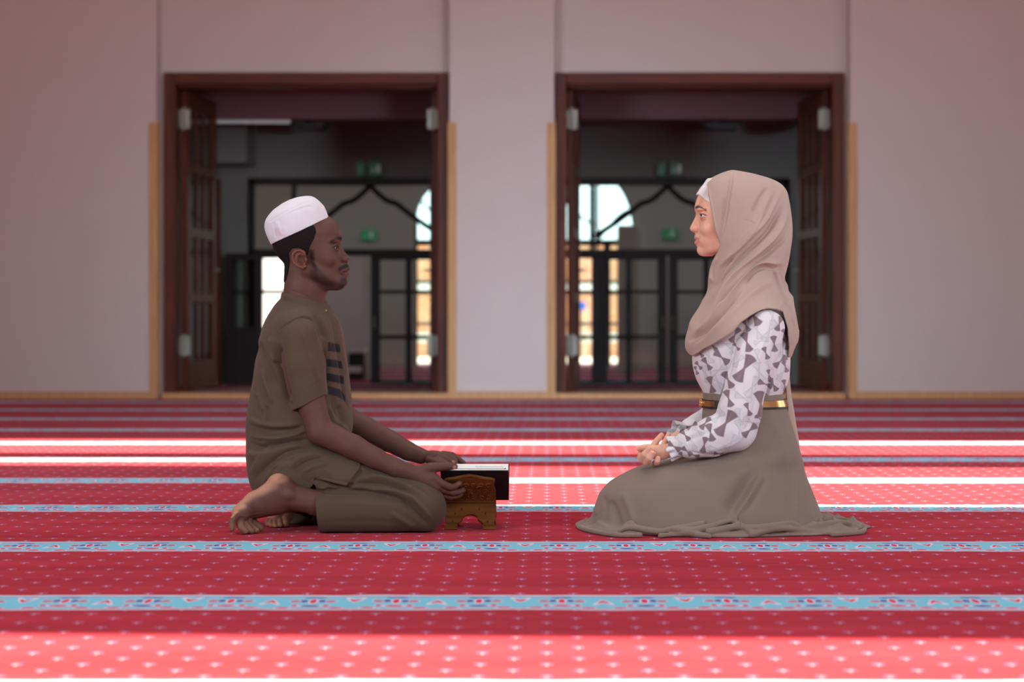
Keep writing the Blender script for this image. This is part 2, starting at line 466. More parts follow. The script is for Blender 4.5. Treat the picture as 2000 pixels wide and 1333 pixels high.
def screen(idx, cpx):
    """dark timber screen: transom with ogee tracery over a pair of glazed doors"""
    root = tag(empty('window_%d' % idx, (px2x(cpx, VY), VY, 0)), kind='structure')
    P = lambda o, py: (px2x(cpx + o, VY - .04), pz(py, VY - .04))
    fr = MB()
    def bar(o0, o1, y0, y1, d=.12, yo=0):
        a = P(o0, y1); b = P(o1, y0); fr.box(a[0], b[0], VY - .05 + yo, VY - .05 + yo + d, a[1], b[1], .004)
    bar(-236, 236, 348, 362); bar(-236, 236, 487, 500)
    bar(-236, -224, 350, 752); bar(224, 236, 350, 752)
    bar(-152, -143, 362, 487); bar(143, 152, 362, 487)
    bar(-148, -128, 500, 752); bar(128, 148, 500, 752)
    fr.build('screen_frame', M_dark, root)
    tr = MB()
    for s in (-1, 1):
        pts = []
        for k in range(25):
            u = k/24
            o = 143*u; py = 362 + 26*(1 - math.exp(-6*u)) + 96*u**1.25 * 1.0
            py = 362 + (math.sin(min(1, u/0.35)*math.pi/2)*34 if u < .35 else 34 + (u - .35)*118 - 26*(u - .35)**2)
            x, z = P(s*o, py); pts.append((x, VY, z))
        tr.tube(pts, .024, 8)
    tr.build('ogee_tracery', M_dark, root, True)
    gl = MB(); a, b = P(-225, 487), P(225, 362); gl.box(a[0], b[0], VY + .01, VY + .016, a[1], b[1]); gl.build('glass_pane', M_glass, root)
    for s in (-1, 1):
        if idx == 1 and s < 0:
            continue
        e = empty('screen_door', (0, 0, 0)); e.parent = root
        m = MB()
        def b2(o0, o1, y0, y1):
            a = P(s*o0, y1); b = P(s*o1, y0); m.box(a[0], b[0], VY - .03, VY + .02, a[1], b[1], .003)
        b2(2, 20, 500, 752); b2(118, 129, 500, 752); b2(20, 118, 500, 508); b2(20, 118, 744, 752); b2(70, 82, 508, 744)
        b2(20, 118, 567, 574); b2(20, 118, 655, 663)
        m.build('leaf_frame', M_dark, e)
        g = MB(); a = P(s*19, 746); b = P(s*119, 506); g.box(a[0], b[0], VY - .008, VY - .003, a[1], b[1]); g.build('glass_pane', M_glass, e)
        MB().tube([(P(s*10, 620)[0], VY - .03, P(0, 640)[1]), (P(s*10, 620)[0], VY - .07, P(0, 640)[1]), (P(s*10, 620)[0], VY - .07, P(0, 620)[1]), (P(s*10, 620)[0], VY - .03, P(0, 620)[1])], .009, 8).build('door_handle', M_steel, e)
    # side lights
    for s in (-1, 1):
        m = MB()
        def b3(o0, o1, y0, y1):
            a = P(s*o0, y1); b = P(s*o1, y0); m.box(a[0], b[0], VY - .03, VY + .02, a[1], b[1], .003)
        b3(148, 224, 500, 505); b3(148, 224, 567, 574); b3(148, 224, 655, 663); b3(148, 224, 744, 752)
        m.build('side_light_bars', M_dark, root)
    return root
screen(1, 722); screen(2, 1304)
# the left leaf of the first screen stands open into the lobby
dl = empty('door_3', (px2x(498, VY - .1), VY - .1, 0)); dl['kind'] = 'structure'
m = MB()
def b4(m, p0, p1, y0, y1, d=.05):
    a = W(p0, y1, VY - .3); b = W(p1, y0, VY - .3); m.box(a[0], b[0], VY - .3, VY - .3 + d, a[2], b[2], .003)
b4(m, 441, 456, 495, 756); b4(m, 497, 512, 495, 756); b4(m, 456, 497, 495, 508); b4(m, 456, 497, 640, 756); b4(m, 456, 497, 568, 574); b4(m, 474, 479, 508, 640)
m.build('leaf_frame', M_dark, dl)
m = MB(); b4(m, 454, 499, 506, 642, .006); m.build('glass_pane', M_glass, dl)
# slim dark niche post and its narrow window
struct(MB().boxpx(416, 350, 430, 757, VY - .52, .06, .004).build('trim_6', M_mah))

# exit signs
def exit_sign(px0, py0, px1, py1, Y, label, glow, two=False):
    e = empty('exit_sign', (px2x((px0 + px1)/2, Y), Y, pz(py1, Y)))
    tag(e, label, 'sign', 'green exit signs')
    g = NT('sign_green'); g.set(Base_Color=srgb(10, 92, 62), Roughness=0.4, Emission_Color=srgb(0, 120, 80)); g.b.inputs['Emission Strength'].default_value = glow
    w = plain('sign_white', (.7, .75, .72), .5)
    m = MB()
    a = W(px0, py1, Y); b = W(px1, py0, Y); hgt = b[2] - a[2]; wd = b[0] - a[0]
    if two:
        m.box(a[0], a[0] + wd*.33, Y, Y + .03, a[2], b[2], .004); m.box(a[0] + wd*.5, b[0], Y, Y + .03, a[2], b[2], .004)
    else: m.box(a[0], b[0], Y, Y + .03, a[2], b[2], .004)
    m.build('sign_panel', g.m, e)
    # running figure, arrow and doorway in white
    q = MB(); x0 = a[0] + wd*(.55 if two else .12); s = wd*(.42 if two else .7); z0 = a[2]
    q.box(x0 + s*.62, x0 + s*.95, Y - .004, Y, z0 + hgt*.2, z0 + hgt*.85); 
    q.tube([(x0 + s*.1, Y - .002, z0 + hgt*.25), (x0 + s*.22, Y - .002, z0 + hgt*.42), (x0 + s*.3, Y - .002, z0 + hgt*.66), (x0 + s*.45, Y - .002, z0 + hgt*.55)], hgt*.035, 6)
    q.tube([(x0 + s*.22, Y - .002, z0 + hgt*.42), (x0 + s*.4, Y - .002, z0 + hgt*.36), (x0 + s*.42, Y - .002, z0 + hgt*.18)], hgt*.035, 6)
    q.tube([(x0 + s*.34, Y - .002, z0 + hgt*.78), (x0 + s*.36, Y - .002, z0 + hgt*.8)], hgt*.06, 8)
    q.build('pictogram', w, e)
    return e
exit_sign(696, 318, 745, 343, VY - .12, 'two-panel dark green exit sign above the screen seen through the doorway behind the man', .05, True)
exit_sign(1284, 318, 1333, 343, VY - .12, 'two-panel dark green exit sign above the screen seen through the doorway behind the woman', .03, True)

# ceiling lights in the lobby, dark and unlit
def lobby_light(px, py, label):
    Y = 17.9
    c = W(px, py, Y)
    e = tag(empty('ceiling_light', (c[0], Y, c[2])), label, 'light', 'unlit lobby ceiling lights')
    MB().prism([(c[0] - .17, Y - .1, c[2] + .03), (c[0] + .17, Y - .1, c[2] + .03), (c[0] + .11, Y - .1, c[2] - .03), (c[0] - .11, Y - .1, c[2] - .03)], (0, .25, 0)).build('housing', M_black, e)
    MB().box(c[0] - .03, c[0] + .03, Y - .0, Y + .06, c[2] + .03, 2.62).build('stem', M_black, e)
lobby_light(603, 247, 'dark unlit ceiling light hanging in the lobby behind the man, above his cap')
lobby_light(1412, 247, 'dark unlit ceiling light hanging in the lobby behind the woman, above her headscarf')

# dark slatted rack with pale edges beyond the first screen
rk = tag(empty('slatted_rack', (px2x(695, 19.9), 19.9, 0)), 'low dark brown rack with pale shelf edges standing beyond the glazed screen behind the man', 'rack')
m = MB(); m.boxpx(680, 690, 712, 760, 19.9, .3, .005); m.build('cabinet_body', M_dark, rk)
M_pale = plain('pale_laminate', (.45, .42, .44), .5)
m = MB(); m.boxpx(678, 682, 712, 690, 19.86, .36, .003); m.build('top_shelf', M_pale, rk)
m = MB(); m.boxpx(678, 716, 706, 728, 19.86, .05, .003); m.build('middle_shelf', M_pale, rk)

# entrance hall beyond the screens, with its outside wall and arched windows
EY = 24.0
struct(MB().box(-7.0, 6.0, VY + .15, EY + .2, 3.4, 3.5).build('ceiling_entrance', M_ceil))
Xp = lambda px: px2x(px, EY); Zp = lambda py: pz(py, EY)
def arch(cx, hw, top, spring, base, n=20):
    pts = [(Xp(cx - hw), Zp(base)), (Xp(cx - hw), Zp(spring))]
    for k in range(1, n):
        t = math.pi*(1 - k/n); x = cx + hw*math.cos(t); y = spring - (spring - top)*math.sin(t)**1.0
        pts.append((Xp(x), Zp(y)))
    pts += [(Xp(cx + hw), Zp(spring)), (Xp(cx + hw), Zp(base))]
    return pts
def wall_with_arch(m, x0, x1, cx, hw, top, spring, base, z1=3.4):
    """rectangle x0..x1 with an arched hole, as prisms"""
    a = arch(cx, hw, top, spring, base)
    X0, X1 = Xp(x0), Xp(x1)
    m.box(X0, Xp(cx - hw), EY, EY + .2, 0, z1); m.box(Xp(cx + hw), X1, EY, EY + .2, 0, z1)
    if Zp(base) > 0: m.box(Xp(cx - hw), Xp(cx + hw), EY, EY + .2, 0, Zp(base))
    top_pts = a[1:-1]
    for (xa, za), (xb, zb_) in zip(top_pts[:-1], top_pts[1:]):
        m.prism([(xa, EY, za), (xb, EY, zb_), (xb, EY, z1), (xa, EY, z1)], (0, .2, 0))
we = MB()
wall_with_arch(we, -540, 470, 400, 30, 400, 440, 700)
wall_with_arch(we, 470, 640, 532, 22, 500, 507, 640)
wall_with_arch(we, 640, 1010, 884, 74, 350, 430, 716)
wall_with_arch(we, 1010, 1250, 1166, 73, 338, 455, 716)
wall_with_arch(we, 1250, 1960, 1700, 70, 350, 430, 716)
struct(we.build('wall_entrance', M_wall_w))
M_bar = plain('window_bar', srgb(40, 36, 34), .5)
def arched_window(i, cx, hw, top, spring, base):
    root = tag(empty('window_%d' % i, (Xp(cx), EY, Zp(base))), kind='structure')
    b = MB()
    def vb(x, y0, y1, w=3.0): b.box(Xp(x - w), Xp(x + w), EY + .05, EY + .12, Zp(y1), Zp(y0))
    def hb(y, x0, x1, w=3.5): b.box(Xp(x0), Xp(x1), EY + .05, EY + .12, Zp(y + w), Zp(y - w))
    vb(cx, top, base, 3.5); vb(cx - hw + 2, spring, base); vb(cx + hw - 2, spring, base)
    hb(474, cx - hw, cx + hw, 6)
    for y in (551, 573, 633, 661): hb(y, cx - hw, cx + hw, 3)
    vb(cx + 20, 474, base, 7)
    for s in (-1, 1):
        pts = []
        for k in range(13):
            u = k/12
            pts.append((Xp(cx + s*(4 + (hw - 4)*u)), EY + .08, Zp(468 - 60*math.sin(u*math.pi/2)**1.0 if s > 0 else 440 - 60*u**1.3)))
        b.tube(pts, .014, 6)
    b.tube([(x, EY + .08, z) for x, z in arch(cx, hw, top, spring, base)[1:-1]], .02, 6)
    b.build('window_bars', M_bar, root)
    g = MB(); a = arch(cx, hw, top, spring, base); g.prism([(x, EY + .085, z) for x, z in a], (0, .006, 0)); g.build('glass_pane', M_glass, root)
arched_window(3, 884, 74, 350, 430, 716)
arched_window(4, 1166, 73, 338, 455, 716)
# low exit signs on the outside wall
exit_sign(706, 450, 735, 469, EY - .05, 'small bright green exit sign on the far wall, framed by the arch behind the man', .5)
exit_sign(1294, 448, 1323, 467, EY - .05, 'small bright green exit sign on the far wall, framed by the arch behind the woman', .35)
# white pillar in the entrance hall
struct(MB().boxpx(1207, 440, 1247, 755, 22.5, .3, .01).build('pillar_entrance', M_wall_w))
struct(MB().boxpx(712, 490, 728, 768, 20.4, .2, .01).build('pillar_entrance.001', M_wall_w))

# outside: paving, peach brick boundary wall with white bands, blue sign board, shrub tops
struct(MB().box(-12, 12, 26.0, 45, -.12, -.02).build('ground_outside', plain('pale_paving', (.55, .52, .48), .8)))
brick = NT('peach_brick')
bt = brick.node('ShaderNodeTexBrick'); bt.inputs['Scale'].default_value = 3.0
brick.link(brick.mapping(brick.pos(), (1, 1, 1), (math.radians(90), 0, 0)), bt.inputs['Vector'])
bt.inputs['Color1'].default_value = (.80, .30, .14, 1); bt.inputs['Color2'].default_value = (.72, .36, .20, 1); bt.inputs['Mortar'].default_value = (.8, .62, .5, 1)
brick.set(Base_Color=bt.outputs['Color'], Roughness=.8)
OY = 30.0
bw = tag(empty('boundary_wall', (0, OY, 0)), 'peach brick boundary wall with white coping bands outside, seen through the arched window', 'wall')
MB().box(-9, 6, OY, OY + .2, -.1, pz(474, OY)).build('brickwork', brick.m, bw)
M_wb = plain('white_band', (.85, .85, .85), .6)
MB().boxpx(500, 478, 556, 655, OY - .06, .05, .01).build('added_white_panel', M_wb, bw)  # added behind the left window so its panes read as bright daylight
for py in (560, 660): MB().box(-9, 6, OY - .04, OY, pz(py + 9, OY), pz(py - 9, OY), .004).build('white_band', M_wb, bw)
for px in (1130, 1210, 860, 540): MB().boxpx(px + 25, 500, px + 34, 720, OY - .08, .08, .01).build('pier', M_wb, bw)
sb = tag(empty('sign_board', (px2x(1132, 29.5), 29.5, 0)), 'plain blue board on posts outside in front of the peach brick wall', 'sign')
MB().boxpx(1112, 590, 1144, 605, 29.5, .04, .004).build('board', plain('blue_paint', srgb(40, 90, 190), .5), sb)
MB().tube([(px2x(1118, 29.5), 29.56, -.05), (px2x(1118, 29.5), 29.56, pz(592, 29.5))], .03).build('post', M_steel, sb)
MB().tube([(px2x(1140, 29.5), 29.56, -.05), (px2x(1140, 29.5), 29.56, pz(592, 29.5))], .03).build('post', M_steel, sb)

# ------------------------------------------------------------------ implicit-surface modelling for bodies and clothes
f32 = np.float32
def smin(a, b, k):
    if k <= 0: return np.minimum(a, b)
    h = np.clip(0.5 + 0.5*(b - a)/k, 0, 1)
    return b*(1 - h) + a*h - k*h*(1 - h)
def smax(a, b, k): return -smin(-a, -b, k)

def ell(c, r, rot=None):
    """ellipsoid; rot = 3x3 rows are local axes"""
    c = np.array(c, f32); r = np.array(r, f32)
    R = None if rot is None else np.array(rot, f32)
    def f(p):
        q = p - c
        if R is not None: q = q @ R.T
        k0 = np.linalg.norm(q/r, axis=1); k1 = np.linalg.norm(q/(r*r), axis=1) + 1e-9
        return k0*(k0 - 1)/k1
    return f, c, float(r.max())
def cone(a, b, ra, rb, flat=None):
    """tapered capsule; flat=(axis, factor) squashes it along a world axis"""
    a = np.array(a, f32); b = np.array(b, f32); ba = b - a; L2 = float(ba @ ba) + 1e-12
    def f(p):
        q = p - a
        t = np.clip(q @ ba / L2, 0, 1)
        d = q - t[:, None]*ba
        r = ra + (rb - ra)*t
        if flat is not None:
            ax = np.array(flat[0], f32); fac = flat[1]
            s = d @ ax
            d = d + s[:, None]*ax*(1/fac - 1)
            ln = np.linalg.norm(d, axis=1)
            return (ln - r)*min(1.0, fac if fac < 1 else 1.0)
        return np.linalg.norm(d, axis=1) - r
    return f, (a + b)/2, float(math.sqrt(L2)/2 + max(ra, rb)*(max(1, flat[1]) if flat else 1))
def tubep(pts, rs, closed=False):
    P = [np.array(p, f32) for p in pts]
    n = len(P); R = list(rs) if hasattr(rs, '__len__') else [rs]*n
    segs = [(i, (i+1) % n) for i in range(n if closed else n - 1)]
    def f(p):
        out = None
        for i, j in segs:
            ba = P[j] - P[i]; q = p - P[i]
            t = np.clip(q @ ba/(float(ba @ ba) + 1e-12), 0, 1)
            d = np.linalg.norm(q - t[:, None]*ba, axis=1) - (R[i] + (R[j] - R[i])*t)
            out = d if out is None else np.minimum(out, d)
        return out
    A = np.array(P); c = A.mean(0)
    return f, c, float(np.linalg.norm(A - c, axis=1).max() + max(R))
def loft(o, axis, e1, rows, power=2.0, e2=None, ends=0.004, smooth=0.008):
    """rows: (t, off1, r1, r2): elliptical sections stacked along axis"""
    o = np.array(o, f32); ax = np.array(axis, f32); ax = ax/np.linalg.norm(ax)
    e1 = np.array(e1, f32); e1 = e1/np.linalg.norm(e1)
    e2 = np.cross(ax, e1) if e2 is None else np.array(e2, f32)
    rows = np.array(sorted(rows), f32)
    if len(rows) > 4 and smooth > 0:
        tt = np.linspace(rows[0, 0], rows[-1, 0], 240); rr = np.stack([tt] + [np.interp(tt, rows[:, 0], rows[:, k]) for k in range(1, rows.shape[1])], 1)
        sg = smooth/(tt[1] - tt[0]); kk = np.arange(-int(3*sg) - 1, int(3*sg) + 2); g = np.exp(-.5*(kk/sg)**2); g /= g.sum(); n_ = len(kk)//2
        for k in range(1, rr.shape[1]):
            c = rr[:, k]; pad = np.concatenate([2*c[0] - c[n_:0:-1], c, 2*c[-1] - c[-2:-n_ - 2:-1]])
            rr[:, k] = np.convolve(pad, g, 'valid')
        rr[:, 2:4] = np.maximum(rr[:, 2:4], .002)
        rows = rr.astype(f32)
    T = rows[:, 0]
    off2 = rows[:, 4] if rows.shape[1] > 4 else np.zeros(len(T), f32)
    def f(p):
        q = p - o
        t = q @ ax; u = q @ e1; v = q @ e2
        oc = np.interp(t, T, rows[:, 1]); r1 = np.interp(t, T, rows[:, 2]); r2 = np.interp(t, T, rows[:, 3]); o2 = np.interp(t, T, off2)
        u = u - oc; v = v - o2
        if power == 2.0:
            k0 = np.sqrt((u/r1)**2 + (v/r2)**2); k1 = np.sqrt((u/(r1*r1))**2 + (v/(r2*r2))**2) + 1e-6
            d = k0*(k0 - 1)/k1
            d = np.where(k0 < 0.3, -np.minimum(r1, r2)*0.7, d)
        else:
            k0 = (np.abs(u/r1)**power + np.abs(v/r2)**power)**(1/power)
            d = (k0 - 1)*np.minimum(r1, r2)
        e = np.maximum(T[0] - t, t - T[-1])
        return smax(d, e, ends)
    mid = o + ax*float((T[0] + T[-1])/2)
    R = float(np.sqrt(((T[-1] - T[0])/2)**2 + (rows[:, 2] + np.abs(rows[:, 1])).max()**2 + (rows[:, 3] + np.abs(off2)).max()**2))
    return f, mid, R
def poly2d(x, z, pts):
    """signed distance to a polygon in the x-z plane, negative inside"""
    P = np.array(pts, f32); n = len(P)
    d = np.full(x.shape, 1e9, f32); s = np.ones(x.shape, f32)
    for i in range(n):
        a = P[i]; b = P[i-1]
        ex, ez = b[0]-a[0], b[1]-a[1]; wx, wz = x-a[0], z-a[1]
        t = np.clip((wx*ex + wz*ez)/(ex*ex + ez*ez + 1e-12), 0, 1)
        dx, dz = wx - ex*t, wz - ez*t
        d = np.minimum(d, dx*dx + dz*dz)
        c1 = z >= a[1]; c2 = z < b[1]; c3 = ex*wz > ez*wx
        flip = (c1 & c2 & c3) | (~c1 & ~c2 & ~c3)
        s = np.where(flip, -s, s)
    return s*np.sqrt(d)
def slab(pts, yc, wfun, k=0.006):
    """profile polygon (x,z metres) extruded across y, half-width from wfun(x,z)"""
    A = np.array(pts, f32); c = A.mean(0); R = float(np.linalg.norm(A - c, axis=1).max())
    def f(p):
        q = poly2d(p[:, 0], p[:, 2], A)
        w = np.abs(p[:, 1] - yc) - (wfun(p[:, 0], p[:, 2]) if callable(wfun) else wfun)
        return smax(q, w, k)
    wm = 0.1
    return f, np.array([c[0], yc, c[1]], f32), R + wm
def plane(point, normal):
    """half-space kept on the side opposite to the normal"""
    n = np.array(normal, f32); n = n/np.linalg.norm(n); o = np.array(point, f32)
    return (lambda p: (p - o) @ n), None, 1e9

class Solid:
    def __init__(s): s.ops = []
    def u(s, prim, k=0.01): s.ops.append(('u', prim, k)); return s
    def sub(s, prim, k=0.002): s.ops.append(('s', prim, k)); return s
    def cut(s, prim, k=0.002): s.ops.append(('i', prim, k)); return s
    def disp(s, fn): s.ops.append(('d', (fn, None, 1e9), 0)); return s
    def prune(s, c, R):
        """operations that can matter within R of c"""
        c = c[None, :].astype(f32); keep = []; d = None; vals = []
        for op, (fn, pc, pr), k in s.ops:
            if pc is not None:
                lo = float(np.linalg.norm(c[0] - pc)) - pr
                if lo > R*2 + k + 0.03 and op in ('u', 's'):
                    vals.append(None); continue
            if op == 'd': vals.append(0.0); continue
            vals.append(float(fn(c)[0]))
        us = [v for (o, _, _), v in zip(s.ops, vals) if o == 'u' and v is not None]
        if not us: return None
        m = min(us)
        for (o, pr, k), v in zip(s.ops, vals):
            if v is None: continue
            if o == 'u' and v > m + 2.2*R + k: continue
            if o == 's' and v > 1.2*R + k and v > -m + 2.2*R + k: continue
            keep.append((o, pr, k))
        return keep
    @staticmethod
    def ev(ops, p):
        d = None
        for o, (fn, _, _), k in ops:
            v = fn(p)
            if o == 'u': d = v if d is None else smin(d, v, k)
            elif d is None: continue
            elif o == 's': d = smax(d, -v, k)
            elif o == 'i': d = smax(d, v, k)
            else: d = d + v
        return d if d is not None else np.full(len(p), 1.0, f32)
    def __call__(s, p): return s.ev(s.ops, np.asarray(p, f32))
    def mesh(s, lo, hi, h, B=14, slack=1.0):
        lo = np.array(lo, float); hi = np.array(hi, float)
        n = np.ceil((hi - lo)/(h*B)).astype(int)
        half = h*B/2; diag = half*math.sqrt(3)
        g = np.arange(B + 1)
        gi = np.stack(np.meshgrid(g, g, g, indexing='ij'), -1).reshape(-1, 3)
        N = (n*B + 2).astype(np.int64)
        cid = lambda ijk: (ijk[:, 0]*N[1] + ijk[:, 1])*N[2] + ijk[:, 2]
        VS, VN, VI, Q = [], [], [], []
        corners = [(a, b, c) for a in (0, 1) for b in (0, 1) for c in (0, 1)]
        edges = [(i, j) for i in range(8) for j in range(i + 1, 8) if sum(abs(corners[i][k] - corners[j][k]) for k in range(3)) == 1]
        # super-blocks of 4x4x4 blocks are tested first
        for I in range(0, n[0], 4):
            for J in range(0, n[1], 4):
                for K in range(0, n[2], 4):
                    c0 = lo + (np.array([I, J, K]) + 2)*h*B
                    ops = s.prune(c0, diag*4)
                    if ops is None: continue
                    if abs(float(s.ev(ops, c0[None, :].astype(f32))[0])) > diag*4*1.25*slack + 0.02: continue
                    for i in range(I, min(I + 4, n[0])):
                        for j in range(J, min(J + 4, n[1])):
                            for k in range(K, min(K + 4, n[2])):
                                base = np.array([i, j, k])*B
                                c = lo + (base + B/2)*h
                                cc = c[None, :].astype(f32)
                                if abs(float(s.ev(ops, cc)[0])) > (diag*1.35 + 0.008)*slack: continue
                                t = Solid(); t.ops = ops
                                o2 = t.prune(c, diag)
                                if o2 is None: continue
                                P = (lo + (gi + base)*h).astype(f32)
                                D = s.ev(o2, P).reshape(B+1, B+1, B+1)
                                if D.min() > 0 or D.max() < 0: continue
                                sg = D < 0
                                cnt = np.zeros((B, B, B), f32); acc = np.zeros((B, B, B, 3), f32)
                                for e0, e1 in edges:
                                    a, b = corners[e0], corners[e1]
                                    da = D[a[0]:B+a[0], a[1]:B+a[1], a[2]:B+a[2]]; db = D[b[0]:B+b[0], b[1]:B+b[1], b[2]:B+b[2]]
                                    x = (da < 0) != (db < 0)
                                    tt = np.where(x, da/(da - db + 1e-20), 0)
                                    for ax in range(3): acc[..., ax] += np.where(x, a[ax] + (b[ax] - a[ax])*tt, 0)
                                    cnt += x
                                act = np.argwhere(cnt > 0)
                                if not len(act): continue
                                ca = cnt[tuple(act.T)][:, None]
                                vp = (lo + (base + act + acc[tuple(act.T)]/ca)*h).astype(f32)
                                e = h*0.35
                                off = np.array([[1,-1,-1],[-1,-1,1],[-1,1,-1],[1,1,1]], f32)
                                fv = [s.ev(o2, vp + e*q) for q in off]
                                gr = sum(fv[m][:, None]*off[m] for m in range(4))/(4*e)
                                gn = np.linalg.norm(gr, axis=1, keepdims=True) + 1e-9
                                f0 = sum(fv)/4
                                st = np.clip(-f0[:, None]/gn, -0.45*h, 0.45*h)
                                VS.append(vp + gr/gn*st); VN.append(gr/gn); VI.append(cid(act + base))
                                for ax in range(3):
                                    b_, c_ = (ax + 1) % 3, (ax + 2) % 3
                                    sl = [slice(0, B)]*3; sh = [slice(0, B)]*3; sh[ax] = slice(1, B + 1)
                                    s0 = sg[tuple(sl)]; s1 = sg[tuple(sh)]
                                    for inv in (0, 1):
                                        w = np.argwhere(s0 & ~s1) if inv == 0 else np.argwhere(~s0 & s1)
                                        if not len(w): continue
                                        w = w + base
                                        db_ = np.zeros(3, int); db_[b_] = 1; dc = np.zeros(3, int); dc[c_] = 1
                                        ok = (w[:, b_] > 0) & (w[:, c_] > 0); w = w[ok]
                                        q = [cid(w), cid(w - db_), cid(w - db_ - dc), cid(w - dc)]
                                        if inv: q = q[::-1]
                                        Q.append(np.stack(q, 1))
        V = np.concatenate(VS); NR = np.concatenate(VN); I = np.concatenate(VI); Q = np.concatenate(Q)
        order = np.argsort(I); Is = I[order]
        pos = np.searchsorted(Is, Q); pos = np.clip(pos, 0, len(Is) - 1)
        ok = (Is[pos] == Q).all(1)
        return V, NR, order[pos[ok]]

def stroke(V, N, pts, amp, wl, wr=None, yref=6.45, near=True, taper=True, fade=0.22):
    """height added along a drawn line on the side of the cloth that faces it: wl / wr are its widths on the two sides"""
    wr = wl if wr is None else wr
    P = np.array([W(a, b, yref)[[0, 2]] for a, b in pts], f32)
    x, z = V[:, 0]*yref/V[:, 1], H + (V[:, 2] - H)*yref/V[:, 1]
    best = np.full(len(V), 1e9, f32); bs = np.zeros(len(V), f32); bt = np.zeros(len(V), f32)
    L = np.concatenate([[0], np.cumsum(np.linalg.norm(np.diff(P, axis=0), axis=1))]); tot = L[-1] + 1e-9
    for i in range(len(P) - 1):
        ex, ez = P[i+1] - P[i]; l2 = ex*ex + ez*ez + 1e-12
        wx, wz = x - P[i][0], z - P[i][1]
        t = np.clip((wx*ex + wz*ez)/l2, 0, 1)
        d = np.hypot(wx - ex*t, wz - ez*t)
        sd = np.sign(ex*wz - ez*wx)
        m = d < best
        best = np.where(m, d, best); bs = np.where(m, sd, bs); bt = np.where(m, (L[i] + t*math.sqrt(l2))/tot, bt)
    w = np.where(bs > 0, wl, wr)
    g = np.exp(-(best/w)**2)
    if taper:
        q_ = np.clip(np.minimum(bt, 1 - bt)/fade, 0, 1); g = g*q_*q_*(3 - 2*q_)
    side = np.clip((-N[:, 1] if near else N[:, 1])*2.5 + 0.6, 0, 1)
    return amp*g*side

def smooth_pts(pts, n=6):
    """Catmull-Rom through drawn points"""
    P = [np.array(p, float) for p in pts]; P = [2*P[0] - P[1]] + P + [2*P[-1] - P[-2]]; out = []
    for i in range(1, len(P) - 2):
        for k in range(n):
            t = k/n
            out.append(0.5*((2*P[i]) + (-P[i-1] + P[i+1])*t + (2*P[i-1] - 5*P[i] + 4*P[i+1] - P[i+2])*t*t + (-P[i-1] + 3*P[i] - 3*P[i+1] + P[i+2])*t**3))
    out.append(P[-2]); return out

def vnoise(p, freq, seed=0):
    """cheap smooth noise from sines"""
    r = np.random.RandomState(seed); o = np.zeros(len(p), f32)
    for i in range(7):
        d = r.normal(size=3); d /= np.linalg.norm(d)
        o += np.sin((p @ d)*freq*(0.6 + r.rand()*0.9)*2*math.pi + r.rand()*6.28)
    return o/3.5

def sdf_obj(name, solid, lo, hi, h, mat, parent, strokes=(), extra=None, paint=None, slack=1.0):
    V, N, Q = solid.mesh(lo, hi, h, slack=slack)
    D = np.zeros(len(V), f32)
    for s in strokes: D += stroke(V, N, **s) if isinstance(s, dict) else s(V, N)
    if extra is not None: D += extra(V, N)
    V = V + N*D[:, None]
    cols = paint(V, N) if paint is not None else None
    return mesh_obj(name, V, Q, mat, parent, True, cols)

def to_px(V):
    return CX + F*V[:, 0]/V[:, 1], CY - F*(V[:, 2] - H)/V[:, 1]
def inpoly(px, py, pts):
    return poly2d(px.astype(f32), py.astype(f32), pts)      # negative inside, in pixels of the profile drawing
def ss(x, a, b):
    t = np.clip((x - a)/(b - a), 0, 1); return t*t*(3 - 2*t)

def skin_material(name, rough=0.5, sss=0.1, rad=(0.9, 0.35, 0.2)):
    n = NT(name)
    a = n.node('ShaderNodeAttribute', attribute_name='Col')
    p = n.pos()
    f = n.noise(p, 45, 4)
    v = n.m_('MULTIPLY_ADD', f, 0.3, 0.85)
    mixn = n.node('ShaderNodeVectorMath', operation='SCALE'); n.link(a.outputs['Color'], mixn.inputs[0]); n.link(v, mixn.inputs['Scale'])
    n.set(Base_Color=mixn.outputs[0], Roughness=rough)
    n.b.inputs['Subsurface Weight'].default_value = sss
    n.b.inputs['Subsurface Radius'].default_value = rad
    n.b.inputs['Subsurface Scale'].default_value = 0.006
    n.b.inputs['Specular IOR Level'].default_value = 0.28
    n.bump(n.noise(p, 700, 3), 0.08, 0.001)
    return n.m

# ------------------------------------------------------------------ the man
def lin(c): return np.array(srgb(*c)[:3], f32)
def px_s(Y): return Y/F
def PW(px, py, Y): return W(px, py, Y)

man = tag(empty('person', tuple(W(620, 1043, 6.62)*np.array([1, 1, 0]))),
          'man in white cap and olive brown tunic, kneeling barefoot with his hands on the book', 'person', 'people kneeling face to face')
YM = 6.64
s_ = YM/F
def C(px0, py0, Y0, r0, px1, py1, Y1, r1, flat=None):
    return cone(W(px0, py0, Y0), W(px1, py1, Y1), r0*Y0/F, r1*Y1/F, flat)
def E(px, py, Y, rx, ry, rz, tilt=0.0):
    """ellipsoid with radii in pixels; tilt in degrees, counter-clockwise as seen"""
    s = Y/F; R = None
    if tilt:
        t = math.radians(tilt); c, q = math.cos(t), math.sin(t)
        R = [[c, 0, q], [0, 1, 0], [-q, 0, c]]
    return ell(W(px, py, Y), (rx*s, ry*s, rz*s), R)
def T(pts, rs, closed=False):
    """tube through (px, py, Y) points; radii in pixels"""
    P = [W(*p) for p in pts]
    R = [r*p[2]/F for r, p in zip(rs if hasattr(rs, '__len__') else [rs]*len(pts), pts)]
    return tubep(P, R, closed)
def prof(pts, Y): return [tuple(W(a, b, Y)[[0, 2]]) for a, b in pts]

